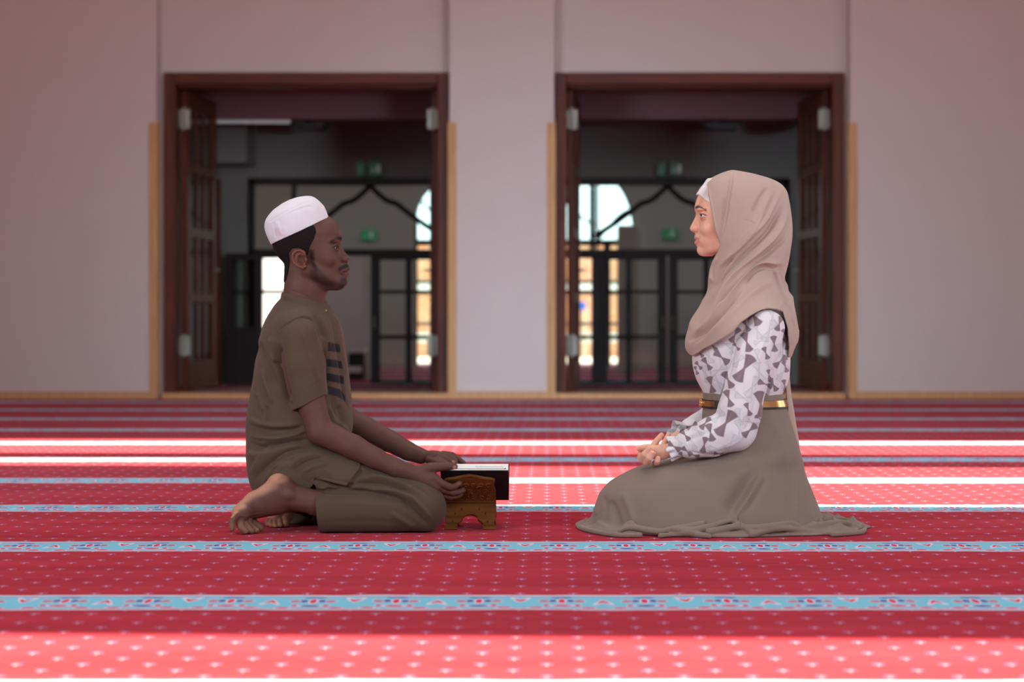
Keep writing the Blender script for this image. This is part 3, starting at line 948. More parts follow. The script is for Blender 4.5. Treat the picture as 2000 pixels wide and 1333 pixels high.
def head_man():
    S = Solid(); Y = YM; s = s_
    S.u(E(593, 463, Y, 61, 47, 62))
    S.u(E(632, 456, Y, 33, 37, 30, 20), 0.014)
    S.u(E(626, 492, Y, 40, 40, 54, 6), 0.012)
    S.u(E(634, 520, Y, 35, 33, 38), 0.012)
    for q in (-1, 1):
        S.u(C(604, 528, Y + q*31*s, 16, 660, 551, Y + q*7*s, 14), 0.016)
        S.u(E(640, 505, Y + q*28*s, 17, 11, 13, -20), 0.012)
        S.u(E(652, 471, Y + q*24*s, 11, 13, 5, 0), 0.010)          # brow ridge
    # midline profile
    face = [(600, 440), (632, 430), (643, 426.3), (653.2, 435.8), (659.2, 444.6), (663.3, 454), (667, 461.4), (668.5, 466), (667.3, 470.5), (665.6, 475.6), (666, 479.7),
            (670, 486.4), (675.4, 494.5), (680.6, 500.6), (683.6, 504.6), (683.4, 508.2), (680.3, 511.8), (678.0, 514.8), (679.8, 518.8), (681.3, 521.5), (682.6, 525.6),
            (682, 529.6), (679.0, 532.2), (681.3, 535), (681.2, 538.4), (678.4, 541.8), (676.2, 544.2), (676.0, 547.6), (676.9, 552.6), (675.2, 558), (670.4, 562.7),
            (661, 566.5), (648, 567.4), (636, 568), (620, 560), (612, 500)]
    zk = np.array([H - (y - CY)*Y/F for y in (565, 555, 545, 538, 530, 522, 515, 508, 500, 490, 480, 470, 455, 430)], f32)
    wk = np.array([16, 17, 13, 13, 14, 12, 10, 8.0, 6.0, 4.5, 4.5, 11, 16, 10], f32)*s
    S.u(slab(prof(face, Y), Y, lambda x, z: np.interp(z, zk, wk).astype(f32), 0.009), 0.010)
    for q in (-1, 1):
        S.u(E(671, 507, Y + q*8.5*s, 8, 6, 6.2), 0.004)             # nostril wings
        S.sub(E(673.5, 512.5, Y + q*6.5*s, 3.6, 2.6, 2.6), 0.002)
        S.sub(E(665, 482.5, Y + q*19*s, 8, 10, 8.5), 0.009)         # sockets
        S.u(E(653.5, 484, Y + q*20*s, 9.6, 9.6, 9.0), 0.004)        # lids
        S.sub(E(661.5, 484.6, Y + q*21*s, 8.5, 13, 2.7, -6), 0.0012)
        S.u(T([(678.5, 527, Y), (674.5, 527, Y + q*8*s), (667, 531, Y + q*17*s)], [3.4, 3.3, 1.8]), 0.004)
        S.u(T([(677.5, 537, Y), (673.5, 536.5, Y + q*8*s), (667, 533.2, Y + q*16*s)], [3.8, 3.5, 1.8]), 0.004)
        S.sub(T([(686, 532, Y), (677, 532, Y + q*9*s), (664.5, 531.6, Y + q*19*s)], [0.9, 0.9, 0.8]), 0.0015)
        # ear
        ey = Y + q*46*s
        S.u(E(586, 507, ey, 13, 4.0, 16, 12), 0.003)
        S.sub(E(588, 508, ey + q*4.5*s, 8.6, 4.5, 10.5, 12), 0.002)
        hel = [(596, 500), (594, 493), (587, 489.5), (578, 490.5), (571.5, 497), (570.5, 506), (575, 514.5), (583, 520.5), (591, 523.5), (596, 520)]
        S.u(T([(a, b, ey + q*3.6*s) for a, b in hel], [2, 2.5, 2.8, 2.8, 2.8, 2.8, 2.7, 3.0, 3.6, 2.6]), 0.002)
        S.u(T([(a, b, ey + q*2.6*s) for a, b in [(586, 496), (580, 501), (580, 509), (586, 515.5), (591, 515)]], [1.6, 2.0, 2.0, 1.8, 1.6]), 0.002)
        S.u(E(597.5, 508, ey + q*1.5*s, 3.2, 3.0, 4.2), 0.003)
    return S

NECK = lambda: (C(594, 530, YM, 37, 595, 565, YM, 38.5), C(595, 565, YM, 38.5, 588, 625, YM + .01, 46))
body = head_man()
a_, b_ = NECK()
body.u(a_, 0.012); body.u(b_, 0.01)
body.u(C(618, 540, YM, 26, 612, 590, YM, 20), 0.012)
ZA = (0, 0, 1); XA1 = (1, 0, 0)
def vloft(rows, Y, **k):
    """stack of level sections from (py, x back, x front, half-width m)"""
    o = W(CX, CY, Y); R = []
    for py, x0, x1, hw, *yo in rows:
        w0 = W(x0, py, Y); w1 = W(x1, py, Y)
        R.append((w0[2] - o[2], (w0[0] + w1[0])/2 - o[0], (w1[0] - w0[0])/2, hw, *(yo or [0.0])))
    return loft(o, ZA, XA1, R, e2=(0, 1, 0), **k)
SHIRT = [(580, 551, 632, .062), (588, 544, 637, .075), (598, 535, 643, .10), (610, 528, 652, .135), (625, 520, 661, .16), (645, 512, 669, .178), (670, 505, 674, .182), (700, 500, 677.5, .176),
         (745, 494, 682, .168), (782, 488, 686, .165), (820, 481.5, 690, .168), (845, 481, 689, .172), (870, 481, 676, .178), (896, 481, 655, .184), (925, 484, 645, .186), (948, 491, 630, .184), (968, 505, 612, .17)]
body.u(vloft([(r[0], r[1] + 10, r[2] - 10, r[3] - .016) for r in SHIRT[2:]], 6.66), 0.01)
for q, arm in ((-1, [(590, 655, 6.51, 31), (610, 795, 6.49, 26.5), (626, 843, 6.48, 26), (690, 873, 6.475, 23.5), (733, 896, 6.48, 20), (773, 915, 6.49, 18.5), (806, 926, 6.50, 17)]),
               (1, [(590, 652, 6.82, 33), (628, 760, 6.85, 29), (655, 808, 6.86, 27), (716, 839, 6.85, 23), (760, 862, 6.83, 21), (797, 882, 6.81, 18), (822, 891, 6.795, 15.5)])):
    for a, b in zip(arm[:-1], arm[1:]): body.u(C(*a, *b), 0.008)
# near hand: palm under the cover, thumb over the page edge
body.u(E(832, 934, 6.495, 30, 13, 19, -28), 0.010)
body.u(E(846, 944, 6.49, 20, 12, 15, -40), 0.008)
body.u(T([(818, 922, 6.50), (840, 914, 6.492), (862, 912, 6.502), (878, 911.5, 6.517), (887.5, 912.5, 6.523)], [12, 10.5, 8.6, 8.0, 6.6]), 0.006)
body.u(T([(846, 934, 6.485), (864, 945, 6.485), (878, 952, 6.495), (887, 952, 6.505), (898, 944.5, 6.513)], [9, 7.5, 7.0, 6.4, 5.2]), 0.004)
body.u(T([(846, 944, 6.49), (864, 957, 6.50), (884, 963, 6.515), (897, 961, 6.522), (905, 957.5, 6.528)], [9, 7.2, 6.6, 5.8, 5.0]), 0.004)
body.u(T([(842, 950, 6.50), (860, 965, 6.515), (878, 971, 6.53), (893, 969.5, 6.537), (900, 967, 6.542)], [8.5, 6.8, 6.2, 5.6, 4.8]), 0.004)
body.u(T([(838, 952, 6.51), (852, 968, 6.53), (866, 976, 6.545), (880, 977, 6.55)], [8, 6, 5.4, 4.6]), 0.004)
# far hand: back of the hand up, fingers resting on the far page
body.u(E(848, 893, 6.785, 26, 15, 13, -4), 0.010)
body.u(T([(866, 889, 6.80), (882, 890, 6.80), (895, 898, 6.795), (906, 906, 6.785)], [8.5, 7.2, 6.2, 4.8]), 0.004)
body.u(T([(862, 892, 6.775), (878, 893, 6.765), (888, 900, 6.755), (890, 908, 6.75)], [8.5, 6.8, 5.8, 4.6]), 0.003)
body.u(T([(858, 895, 6.76), (872, 897, 6.745), (882, 902, 6.735), (886, 909, 6.73)], [8, 6.4, 5.6, 4.4]), 0.003)
body.u(T([(852, 898, 6.75), (864, 902, 6.735), (876, 907, 6.72)], [7, 5.6, 4.4]), 0.003)
body.u(T([(838, 899, 6.76), (856, 905, 6.73), (872, 909, 6.715), (884, 909.5, 6.71)], [8, 7.0, 6.4, 5.2]), 0.004)
# legs and feet
body.u(C(575, 915, 6.57, 38, 812, 994, 6.50, 27), 0.01); body.u(C(812, 1002, 6.49, 26, 650, 992, 6.475, 24), 0.01); body.u(C(650, 992, 6.475, 24, 620, 984, 6.47, 24), 0.01)
body.u(C(575, 905, 6.77, 38, 780, 978, 6.84, 28), 0.01); body.u(C(780, 985, 6.83, 27, 610, 988, 6.72, 22), 0.01)
body.u(C(622, 982, 6.47, 23.5, 568, 972, 6.47, 25), 0.012)
body.u(E(546, 948, 6.475, 26, 21, 25, 30), 0.012)
body.u(C(548, 962, 6.475, 30, 500, 984, 6.47, 24), 0.014)
body.u(C(540, 982, 6.472, 25, 490, 998, 6.47, 17), 0.014)
body.u(C(500, 982, 6.465, 21, 470, 1002, 6.455, 17.5), 0.012)
body.u(E(472, 1004, 6.43, 18, 12, 14), 0.010)
body.u(E(566, 966, 6.436, 11, 8, 11), 0.012)
for pts, rs in (([(462, 1008, 6.415), (453, 1020, 6.405), (453, 1034, 6.402)], [8, 7, 5.2]),
                ([(468, 1012, 6.43), (470, 1030, 6.412), (480, 1039, 6.41)], [9, 7, 6.0]),
                ([(474, 1012, 6.445), (480, 1028, 6.43), (491, 1037.5, 6.425)], [9, 7, 6.2]),
                ([(482, 1010, 6.46), (488, 1026, 6.45), (501, 1036.5, 6.44)], [9, 7.4, 6.4]),
                ([(488, 1008, 6.49), (494, 1022, 6.485), (508, 1031, 6.48)], [11, 9, 8.0])):
    body.u(T(pts, rs), 0.005)
# far foot
body.u(C(600, 985, 6.72, 24, 570, 975, 6.68, 24), 0.01)
body.u(C(575, 965, 6.68, 26, 545, 1008, 6.645, 15), 0.012)
body.u(E(540, 1012, 6.63, 16, 18, 11), 0.008)
for k, (a, b, Y, r) in enumerate(((523, 1024, 6.612, 5.0), (530, 1026, 6.603, 5.2), (538, 1027, 6.60, 5.6), (547, 1025, 6.603, 6.4), (557.5, 1022, 6.612, 8.2))):
    body.u(T([(a + 6, 1010, Y + .03), (a, b - 6, Y + .005), (a, b, Y)], [r + 1, r, r]), 0.003)
body.cut(plane((0, 0, 0.001), (0, 0, -1)), 0.004)

SK = lin((94, 65, 57)); SKL = lin((150, 108, 88))
def paint_man(V, N):
    px, py = to_px(V); c = np.tile(SK, (len(V), 1)).astype(f32)
    dy = V[:, 1] - YM; adu = np.abs(dy)/s_
    def put(mask, col, a=1.0):
        nonlocal c
        m = (np.clip(mask, 0, 1)*a)[:, None]; c = c*(1 - m) + lin(col)*m
    head = (py < 600) & (px < 700) & (px > 500)
    H_ = head.astype(f32)
    put(H_*ss(-inpoly(px, py, [(645, 470), (655, 464), (668, 462), (671, 466), (668, 470), (656, 469), (646, 474)]), -1.2, 1.2)*(adu > 5), (28, 17, 16), .95)
    put(H_*ss(-inpoly(px, py, [(661, 523), (668, 519), (676, 516), (684, 515), (684, 522), (676, 523.5), (668, 527), (663, 530), (660, 528)]), -1.5, 1.5), (30, 19, 19), .88)
    put(H_*ss(-inpoly(px, py, [(667, 530), (676, 524.5), (686, 523), (686, 531.5), (667, 532)]), -.8, .8)*(adu < 17), (72, 42, 42), .75)
    put(H_*ss(-inpoly(px, py, [(667, 532.5), (686, 532), (686, 541), (678, 542), (670, 537)]), -.8, .8)*(adu < 17), (98, 60, 58), .8)
    # stubble: sideburn, jaw and chin
    put(H_*ss(-inpoly(px, py, [(603, 488), (612, 490), (613, 510), (622, 524), (640, 545), (664, 552), (668, 543), (680, 543), (680, 572), (636, 572), (612, 552), (604, 528)]), -6, 5), (40, 24, 23), .62)
    put(H_*ss(-inpoly(px, py, [(604, 488), (612, 490), (614, 512), (621, 528), (616, 532), (609, 514)]), -3, 2), (26, 16, 16), .75)
    put(H_*ss(-inpoly(px, py, [(666, 545), (678, 544), (679, 560), (668, 564), (660, 560)]), -4, 3), (30, 18, 18), .55)
    put(H_*ss(-inpoly(px, py, [(648, 483), (655, 480), (664, 480.5), (666, 483), (660, 482.5), (652, 484.5)]), -1, 1)*(adu > 10), (22, 12, 12), .9)
    put(H_*ss(-inpoly(px, py, [(570, 488), (597, 488), (600, 524), (572, 520)]), -3, 3)*(adu > 44), (132, 80, 60), .5)
    put(H_*ss(-np.hypot((px - 588)/9, (py - 508)/11) + 1, -.2, .3)*(adu > 40), (70, 36, 26), .6)
    # palms, soles, nails
    ft = ((px < 640) & (py > 915) & (V[:, 1] < 6.9)).astype(f32)
    sole = np.clip(-0.62*N[:, 0] + 0.78*N[:, 2]*1.0, 0, 1)*ss(-px, -570, -540)
    put(ft*ss(sole, .15, .8)*(py < 1012), (196, 148, 122), .85)
    put(ft*ss(py, 1008, 1030), (150, 112, 86), .5)
    put(ft*ss(-np.hypot((px - 548)/22, (py - 935)/14) + 1, 0, .7), (190, 142, 110), .45)
    for (a, b) in ((888, 912), (486, 1041), (477, 1044), (452, 1037)):
        pass
    put(ss(-np.hypot((px - 888)/4.2, (py - 914)/5.2) + 1, 0, .35)*(V[:, 1] < 6.56), (186, 128, 116), .9)
    put(ss(-np.hypot((px - 886.5)/4.5, (py - 902)/3.2) + 1, 0, .35)*(V[:, 1] > 6.6)*(N[:, 1] < .2), (170, 118, 108), .8)
    put(ss(-np.hypot((px - 897)/5, (py - 945)/4.0) + 1, 0, .5)*(V[:, 1] < 6.6), (132, 92, 78), .4)
    for (a, b, r) in ((523, 1024, 4.4), (530, 1026, 4.4), (538, 1027, 4.8), (547, 1025, 5), (557, 1021, 6)):
        put(ss(-np.hypot((px - a)/r, (py - b)/r) + 1, 0, .5), (206, 150, 118), .75)
    put(((px < 575) & (py > 995) & (V[:, 1] > 6.57) & (px > 510)).astype(f32), (180, 128, 98), .5)
    return c
M_skin_d = skin_material('dark_skin', 0.56, 0.06)
t_lo, t_hi = (W(430, 1050, 6.4)[0], 6.32, -0.01), (W(925, 600, 6.9)[0], 6.98, 1.02)
def folds_skin(V, N):
    px, py = to_px(V); d = np.zeros(len(V), f32)
    foot = ((px < 620) & (py > 915)).astype(f32)
    d += foot*vnoise(V, 26, 5)*0.0007
    arm = ((px > 640) & (py > 790)).astype(f32)
    d += arm*vnoise(V*np.array([.5, 1, 1], f32), 22, 8)*0.0007
    return d
sdf_obj('body', body, t_lo, t_hi, 0.0022, M_skin_d, man, strokes=[
    dict(pts=[(857, 905), (858, 920)], amp=-.0008, wl=.0015, yref=6.49), dict(pts=[(872, 905), (873, 921)], amp=-.0007, wl=.0013, yref=6.49),
    dict(pts=smooth_pts([(460, 1003), (480, 1006), (500, 1002), (520, 1000)]), amp=-.0012, wl=.002, yref=6.45), dict(pts=smooth_pts([(468, 1010), (490, 1011), (512, 1005)]), amp=-.001, wl=.002, yref=6.45),
    dict(pts=smooth_pts([(566, 568), (590, 575), (612, 585)]), amp=-.0008, wl=.002, yref=6.58),
    ], extra=folds_skin, paint=paint_man)

# eyes
M_eye = plain('eye_white', (.34, .31, .29), .15, var=.02)
M_iris_d = plain('dark_iris', (.012, .007, .005), .08)
M_iris_b = plain('brown_iris', (.05, .028, .018), .08)
def ball(name, c, r, mat, parent, n=20, scale=(1, 1, 1)):
    v = []; f = []
    for i in range(n//2 + 1):
        t = math.pi*i/(n//2)
        for k in range(n):
            a = 2*math.pi*k/n
            v.append((c[0] + r*scale[0]*math.sin(t)*math.cos(a), c[1] + r*scale[1]*math.sin(t)*math.sin(a), c[2] + r*scale[2]*math.cos(t)))
    for i in range(n//2):
        for k in range(n): f.append((i*n + k, i*n + (k+1) % n, (i+1)*n + (k+1) % n, (i+1)*n + k))
    return mesh_obj(name, v, f, mat, parent, True)
for q in (-1, 1):
    c = W(653.5, 484.4, YM) + np.array([0, q*20*s_, 0])
    e = ball('eye', c, 8.2*s_, M_eye, man)
    ball('iris', c + np.array([4.6*s_, q*1.6*s_, 0]), 4.9*s_, M_iris_d, e, 16, (.75, 1, 1))

# hair: close-cropped, under the cap
hair = head_man(); 
hair.ops = [o for o in hair.ops[:2]]
hair.u(C(594, 525, YM, 36.5, 594, 552, YM, 37.5), 0.012)
hp = prof([(520, 470), (545, 438), (600, 424), (611, 436), (620, 446), (622, 455), (618, 468), (612, 479), (608, 490), (606, 500), (601, 499), (599, 490), (588, 485.5), (575, 487), (568, 496), (568, 512), (567, 530), (562, 546), (556, 553), (540, 545), (520, 510)], YM)
hair.disp(lambda p: -(0.0028 + 0.0006*vnoise(p, 90, 3)))
hair.cut((lambda p: poly2d(p[:, 0], p[:, 2], hp), None, 1e9), 0.003)
M_hair = plain('cropped_black_hair', (.012, .009, .008), .85, var=.5, scale=260, bump=.6, bscale=700, spec=.2)
sdf_obj('hair', hair, W(515, 560, YM) - [0, .1, 0], W(655, 395, YM) + [0, .1, 0], 0.002, M_hair, man)

# cap
cap = Solid()
up = np.array([-.425, 0, .905]); fw = np.array([.905, 0, .425])
co = W(586.5, 452.5, YM)
rows = [(t*s_, o*s_, a*s_, b*s_) for t, o, a, b in [(-6, 0, 61.5, 50), (0, 0, 62.5, 51), (12, 0, 63, 51), (26, .5, 62.5, 50), (38, 0, 59.5, 48), (44, 0, 56.5, 46), (50, 1, 51, 42), (56, 2, 42, 35), (61, 3, 29, 24), (64.5, 4, 15, 12), (65.5, 4, 5, 4)]]
cap.u(loft(co, up, fw, rows, e2=(0, 1, 0), ends=.001, smooth=.0022))
cap.sub(loft(co, up, fw, [(t*s_, o*s_, a*s_, b*s_) for t, o, a, b in [(-8, 0, 60, 48.5), (6, 0, 60.5, 49), (26, .5, 60, 48), (40, 0, 52, 42)]], e2=(0, 1, 0), ends=.001), .001)
cap.cut((lambda p: -((p - co.astype(f32)) @ up.astype(f32)) - (2.8*(1 - ((p[:, 1] - YM)/(51*s_))**2*0 - (((p - co.astype(f32)) @ fw.astype(f32))/(62*s_))**2))*s_, None, 1e9), .0006)
M_cap = cloth('white_cotton', (.80, .78, .80), .8, .3, 1200, .03, .2)
def cap_paint(V, N):
    px, py = to_px(V)
    c = np.tile(np.array([.72, .75, .80], f32), (len(V), 1))
    m = np.clip(vnoise(V, 14, 4)*.9 - .1, 0, 1)*ss(-inpoly(px, py, [(520, 445), (600, 398), (625, 400), (640, 420), (560, 462), (530, 475)]), -4, 8)
    return c*(1 - m[:, None]*.5) + np.array([.66, .45, .50], f32)*m[:, None]*.5
nc = NT('white_cotton_cap'); at = nc.node('ShaderNodeAttribute', attribute_name='Col')
nc.set(Base_Color=at.outputs['Color'], Roughness=.8); nc.b.inputs['Sheen Weight'].default_value = .3; nc.bump(nc.noise(nc.pos(), 900, 3), .2, .001)
sdf_obj('prayer_cap', cap, W(510, 500, YM) - [0, .1, 0], W(655, 375, YM) + [0, .1, 0], 0.0022, nc.m, man, strokes=[
    dict(pts=smooth_pts([(527, 433), (545, 421), (580, 403), (612, 391)]), amp=-.0016, wl=.0018, yref=6.58, taper=False),
    dict(pts=smooth_pts([(530, 470), (560, 459), (600, 441), (638, 419)]), amp=-.0007, wl=.001, yref=6.58, taper=False),
    dict(pts=smooth_pts([(541, 430), (546, 445), (552, 462)]), amp=.0022, wl=.003, wr=.006, yref=6.58),
    dict(pts=smooth_pts([(534, 432), (536, 450), (540, 468)]), amp=-.002, wl=.003, yref=6.58),
    dict(pts=smooth_pts([(556, 424), (575, 412), (602, 404), (618, 408)]), amp=-.0022, wl=.004, yref=6.58),
    ], extra=lambda V, N: vnoise(V, 20, 9)*.0009, paint=cap_paint, slack=2.2)

# tunic
shirt = Solid()
shirt.u(vloft(SHIRT, 6.66, ends=.01))
# lower tunic spreads over hip and thigh
hip = C(560, 912, 6.56, 60, 640, 925, 6.545, 57)
shirt.u(hip, .03)
hip2 = C(560, 905, 6.76, 60, 630, 915, 6.78, 55)
shirt.u(hip2, .03)
flap = prof([(702, 916), (676, 948.5), (614, 933.5), (611, 948), (600, 962), (500, 975), (470, 930), (470, 540), (720, 540), (712, 880)], 6.46)
sidecut = (lambda p: poly2d(p[:, 0]*6.46/p[:, 1], H + (p[:, 2] - H)*6.46/p[:, 1], flap), None, 1e9)
shirt.u(C(*((600, 912, 6.553, 59.5)), *((705, 945, 6.533, 56))), .004)
shirt.cut(sidecut, .0015)
for q, Ys in ((-1, 6.50), (1, 6.82)):
    sl = Solid()
    sl.u(C(588, 655, Ys, 38, 596, 715, Ys, 40.5)); sl.u(C(595, 705, Ys, 40.5, 609, 830, Ys, 33.0), .006)
    sl.sub(C(600, 760, Ys, 30.5, 609, 840, Ys, 29.2), .001)
    hx = prof([(540, 815), (581, 798.5), (632, 773), (641, 779), (700, 760), (700, 900), (540, 900)], Ys - .06 if q < 0 else Ys)
    sl.cut((lambda p, hx=hx: -poly2d(p[:, 0], p[:, 2], hx), None, 1e9), .001)
    shirt.u((lambda p, sl=sl: sl.ev(sl.ops, p), W(598, 730, Ys).astype(f32), .2), .007)
    shirt.u(E(578, 628, Ys - q*.03, 34, 34, 22, 12), .03)
# stand collar
ring = []
for k in range(24):
    a = 2*math.pi*k/24
    ring.append((593.5 + 39*math.cos(a), 586.5 + 12.5*math.cos(a), YM + 37*s_*math.sin(a)))
shirt.u(T(ring, 4.2, True), .006)
shirt.u(T([(a, b + 6, y) for a, b, y in ring], 6, True), .010)
M_tunic = cloth('olive_brown_cotton', srgb(112, 94, 74), .85, .25, 1000, .08, .3)
nt = NT('olive_brown_tunic'); at = nt.node('ShaderNodeAttribute', attribute_name='Col')
w_ = nt.noise(nt.mapping(nt.pos(), (1, 1, .35)), 900, 2)
nt.set(Base_Color=nt.mix(nt.m_('MULTIPLY', w_, .3), at.outputs['Color'], (.07, .05, .035, 1)), Roughness=.85)
nt.b.inputs['Sheen Weight'].default_value = .08; nt.b.inputs['Specular IOR Level'].default_value = .2; nt.bump(w_, .25, .0006)
TUN = lin((90, 75, 61))
def tunic_paint(V, N):
    px, py = to_px(V); c = np.tile(TUN, (len(V), 1)).astype(f32)
    fr = ((V[:, 1] < 6.66) & (px > 632)).astype(f32)
    for P in ([(641, 669), (663, 673), (665, 689), (640, 686)], [(638, 701), (667, 706), (670, 721), (638, 716)],
              [(638, 729), (671, 735), (672, 751), (638, 744)], [(640, 754), (664, 761), (674, 774), (675, 786), (660, 775), (641, 771)]):
        m = fr*ss(-inpoly(px, py, P), -.8, .8); c = c*(1 - m[:, None]) + lin((24, 26, 36))*m[:, None]
    return c
def st(pts, amp, wl, wr=None, Y=6.45, **k):
    g = 1.0 if abs(amp) < .0025 else 1.5
    return dict(pts=smooth_pts(pts), amp=amp*(1 if g == 1 else 2.3), wl=wl*g, wr=None if wr is None else wr*g, yref=Y, **k)
TS = [
    # shoulder seam and yoke
    st([(541, 654), (552, 640), (567, 628), (583, 620), (600, 620), (613, 626), (622, 645), (630, 675), (634, 700)], -.003, .0016, .003),
    st([(541, 656), (553, 642), (568, 630), (584, 623), (600, 623)], .0022, .004),
    st([(578, 596), (582, 606), (583, 618)], -.001, .0012),
    # sleeve folds
    st([(545, 668), (550, 700), (556, 735), (566, 770), (580, 796)], -.010, .0035, .010),
    st([(629, 676), (637, 705), (641, 735), (642, 770)], -.008, .006, .003),
    st([(586, 640), (598, 670), (608, 705), (618, 740), (624, 760)], .003, .008, .004),
    st([(610, 632), (620, 665), (628, 700)], .002, .004, .006),
    st([(570, 645), (566, 690), (572, 740)], .0022, .008),
    st([(574, 776), (595, 765), (620, 748), (636, 742)], -.0014, .0013),
    # chest
    st([(622, 612), (634, 632), (640, 655), (644, 680)], .004, .003, .008, 6.5),
    st([(612, 612), (625, 640), (632, 665)], -.004, .005, None, 6.5),
    st([(632, 603), (646, 622), (655, 642), (659, 668), (664, 700), (668, 740), (674, 776), (683, 806)], -.004, .0022, .004, 6.55),
    st([(640, 606), (655, 628), (664, 655), (670, 700), (676, 750)], .003, .003, .004, 6.55),
    # back
    st([(508, 664), (512, 690), (521, 710), (532, 735), (544, 762)], -.007, .004, .009),
    st([(530, 655), (527, 680), (533, 700), (545, 712)], .004, .006, .003),
    st([(535, 705), (545, 716), (556, 725)], -.004, .003),
    st([(512, 715), (520, 745), (530, 775), (534, 795)], .004, .003, .006),
    st([(498, 770), (504, 800), (508, 812)], -.003, .003), st([(505, 765), (512, 790), (516, 806)], .003, .003, .005), st([(520, 790), (521, 815), (520, 830)], -.003, .004),
    st([(484, 822), (505, 836), (535, 840), (575, 838), (600, 830)], -.006, .004, .010),
    st([(484, 815), (502, 824), (530, 832), (570, 833)], .005, .004, .009),
    st([(484, 850), (510, 856), (540, 858), (575, 850), (605, 838)], .005, .006, .004),
    st([(484, 862), (505, 872), (522, 870), (545, 866), (580, 862), (610, 858)], -.007, .004, .009),
    st([(486, 880), (500, 890), (517, 884), (528, 868)], .006, .004, .008),
    st([(490, 935), (505, 905), (530, 885), (560, 872), (600, 862)], .005, .005, .009),
    st([(498, 945), (515, 915), (545, 893), (580, 880), (620, 875)], -.006, .005, .008),
    st([(512, 950), (530, 920), (560, 898), (600, 886)], .004, .004, .007),
    st([(530, 925), (548, 905), (575, 893)], -.004, .003, .005),
    st([(560, 920), (580, 900), (610, 888), (640, 890)], .004, .004, .007),
    st([(575, 925), (600, 905), (632, 895)], -.004, .004),
    st([(590, 925), (612, 912), (645, 905)], .003, .005),
    st([(660, 790), (668, 815), (676, 835)], -.005, .006, None, 6.52), st([(640, 790), (655, 815), (672, 838), (685, 850)], .004, .004, .008, 6.52),
    st([(650, 770), (652, 800), (662, 830)], -.004, .005, None, 6.5),
    st([(612, 934), (640, 939), (676, 948), (690, 932), (701, 917)], .0018, .002, None, 6.45, taper=False),
]
sdf_obj('tunic', shirt, W(470, 985, 6.7) - [0, .36, 0], W(712, 560, 6.7) + [.02, .30, 0], 0.0026, nt.m, man, strokes=TS,
        extra=lambda V, N: vnoise(V, 7, 21)*.0013 + vnoise(V, 16, 22)*.0006, paint=tunic_paint)
ball('button', W(637, 607, 6.58), .0032, M_eye, man, 10)

# trousers
tr = Solid()
tr.u(C(575, 908, 6.55, 55, 822, 990, 6.50, 49))
tr.u(C(826, 996, 6.49, 45, 640, 1000, 6.473, 41.5), .012)
tr.u(C(640, 1000, 6.473, 41.5, 600, 1001, 6.47, 42), .004)
tr.u(C(575, 905, 6.77, 55, 785, 980, 6.84, 48), .01)
tr.u(C(785, 985, 6.83, 44, 640, 990, 6.74, 38), .012); tr.u(C(640, 990, 6.74, 38, 540, 995, 6.70, 36), .01)
tr.sub(C(560, 1001, 6.47, 39.5, 640, 1001, 6.47, 37), .001)
tr.sub(C(520, 995, 6.69, 33, 590, 992, 6.70, 32), .001)
cutn = prof([(500, 900), (614, 950), (622.5, 1050), (500, 1060)], 6.43)
cutf = prof([(500, 900), (550, 950), (551, 1050), (500, 1060)], 6.70)
tr.cut((lambda p: np.where(p[:, 1] < 6.585, -poly2d(p[:, 0], p[:, 2], cutn), -poly2d(p[:, 0], p[:, 2], cutf)), None, 1e9), .001)
tr.cut(plane((0, 0, 0.0015), (0, 0, -1)), .006)
PS = [
    st([(612, 957), (680, 958), (735, 962), (785, 975), (815, 998)], -.006, .003, .009),
    st([(700, 962), (750, 958), (790, 965), (820, 985), (838, 1012)], .004, .004, .008),
    st([(690, 935), (740, 935), (790, 948), (830, 970)], .0035, .004, .006),
    st([(680, 945), (740, 945), (785, 958), (815, 975)], -.0035, .004),
    st([(720, 918), (770, 932), (815, 950), (850, 985)], -.003, .004, .006),
    st([(712, 925), (760, 938), (800, 952)], .003, .003, .006),
    st([(780, 968), (800, 990), (822, 1010), (838, 1030)], -.004, .003, .006),
    st([(795, 965), (822, 990), (845, 1015)], .003, .003, .006),
    st([(760, 1000), (790, 1018), (815, 1032)], .003, .004, .008),
    st([(650, 985), (700, 984), (760, 988)], .002, .005, .010),
    st([(640, 1020), (720, 1018), (780, 1024)], -.002, .008),
    st([(622, 930), (650, 945), (700, 948)], -.004, .004, None, 6.45), st([(614, 940), (625, 952), (640, 957)], .004, .003),
    st([(613, 938), (640, 944), (676, 953), (692, 938), (704, 920)], -.004, .004, Y=6.45, taper=False),
    st([(628, 960), (632, 1000), (638, 1040)], -.0009, .0012),
    st([(640, 938), (655, 950), (690, 956)], -.004, .004),
]
M_trous = cloth('olive_brown_trousers', srgb(85, 71, 58), .85, .25, 1000, .08, .3)
sdf_obj('trousers', tr, (W(530, 0, 6.5)[0], 6.30, -0.01), (W(895, 0, 6.7)[0], 7.02, .34), 0.0026, M_trous, man, strokes=PS,
        extra=lambda V, N: vnoise(V, 8, 31)*.0012 + vnoise(V, 18, 32)*.0005)

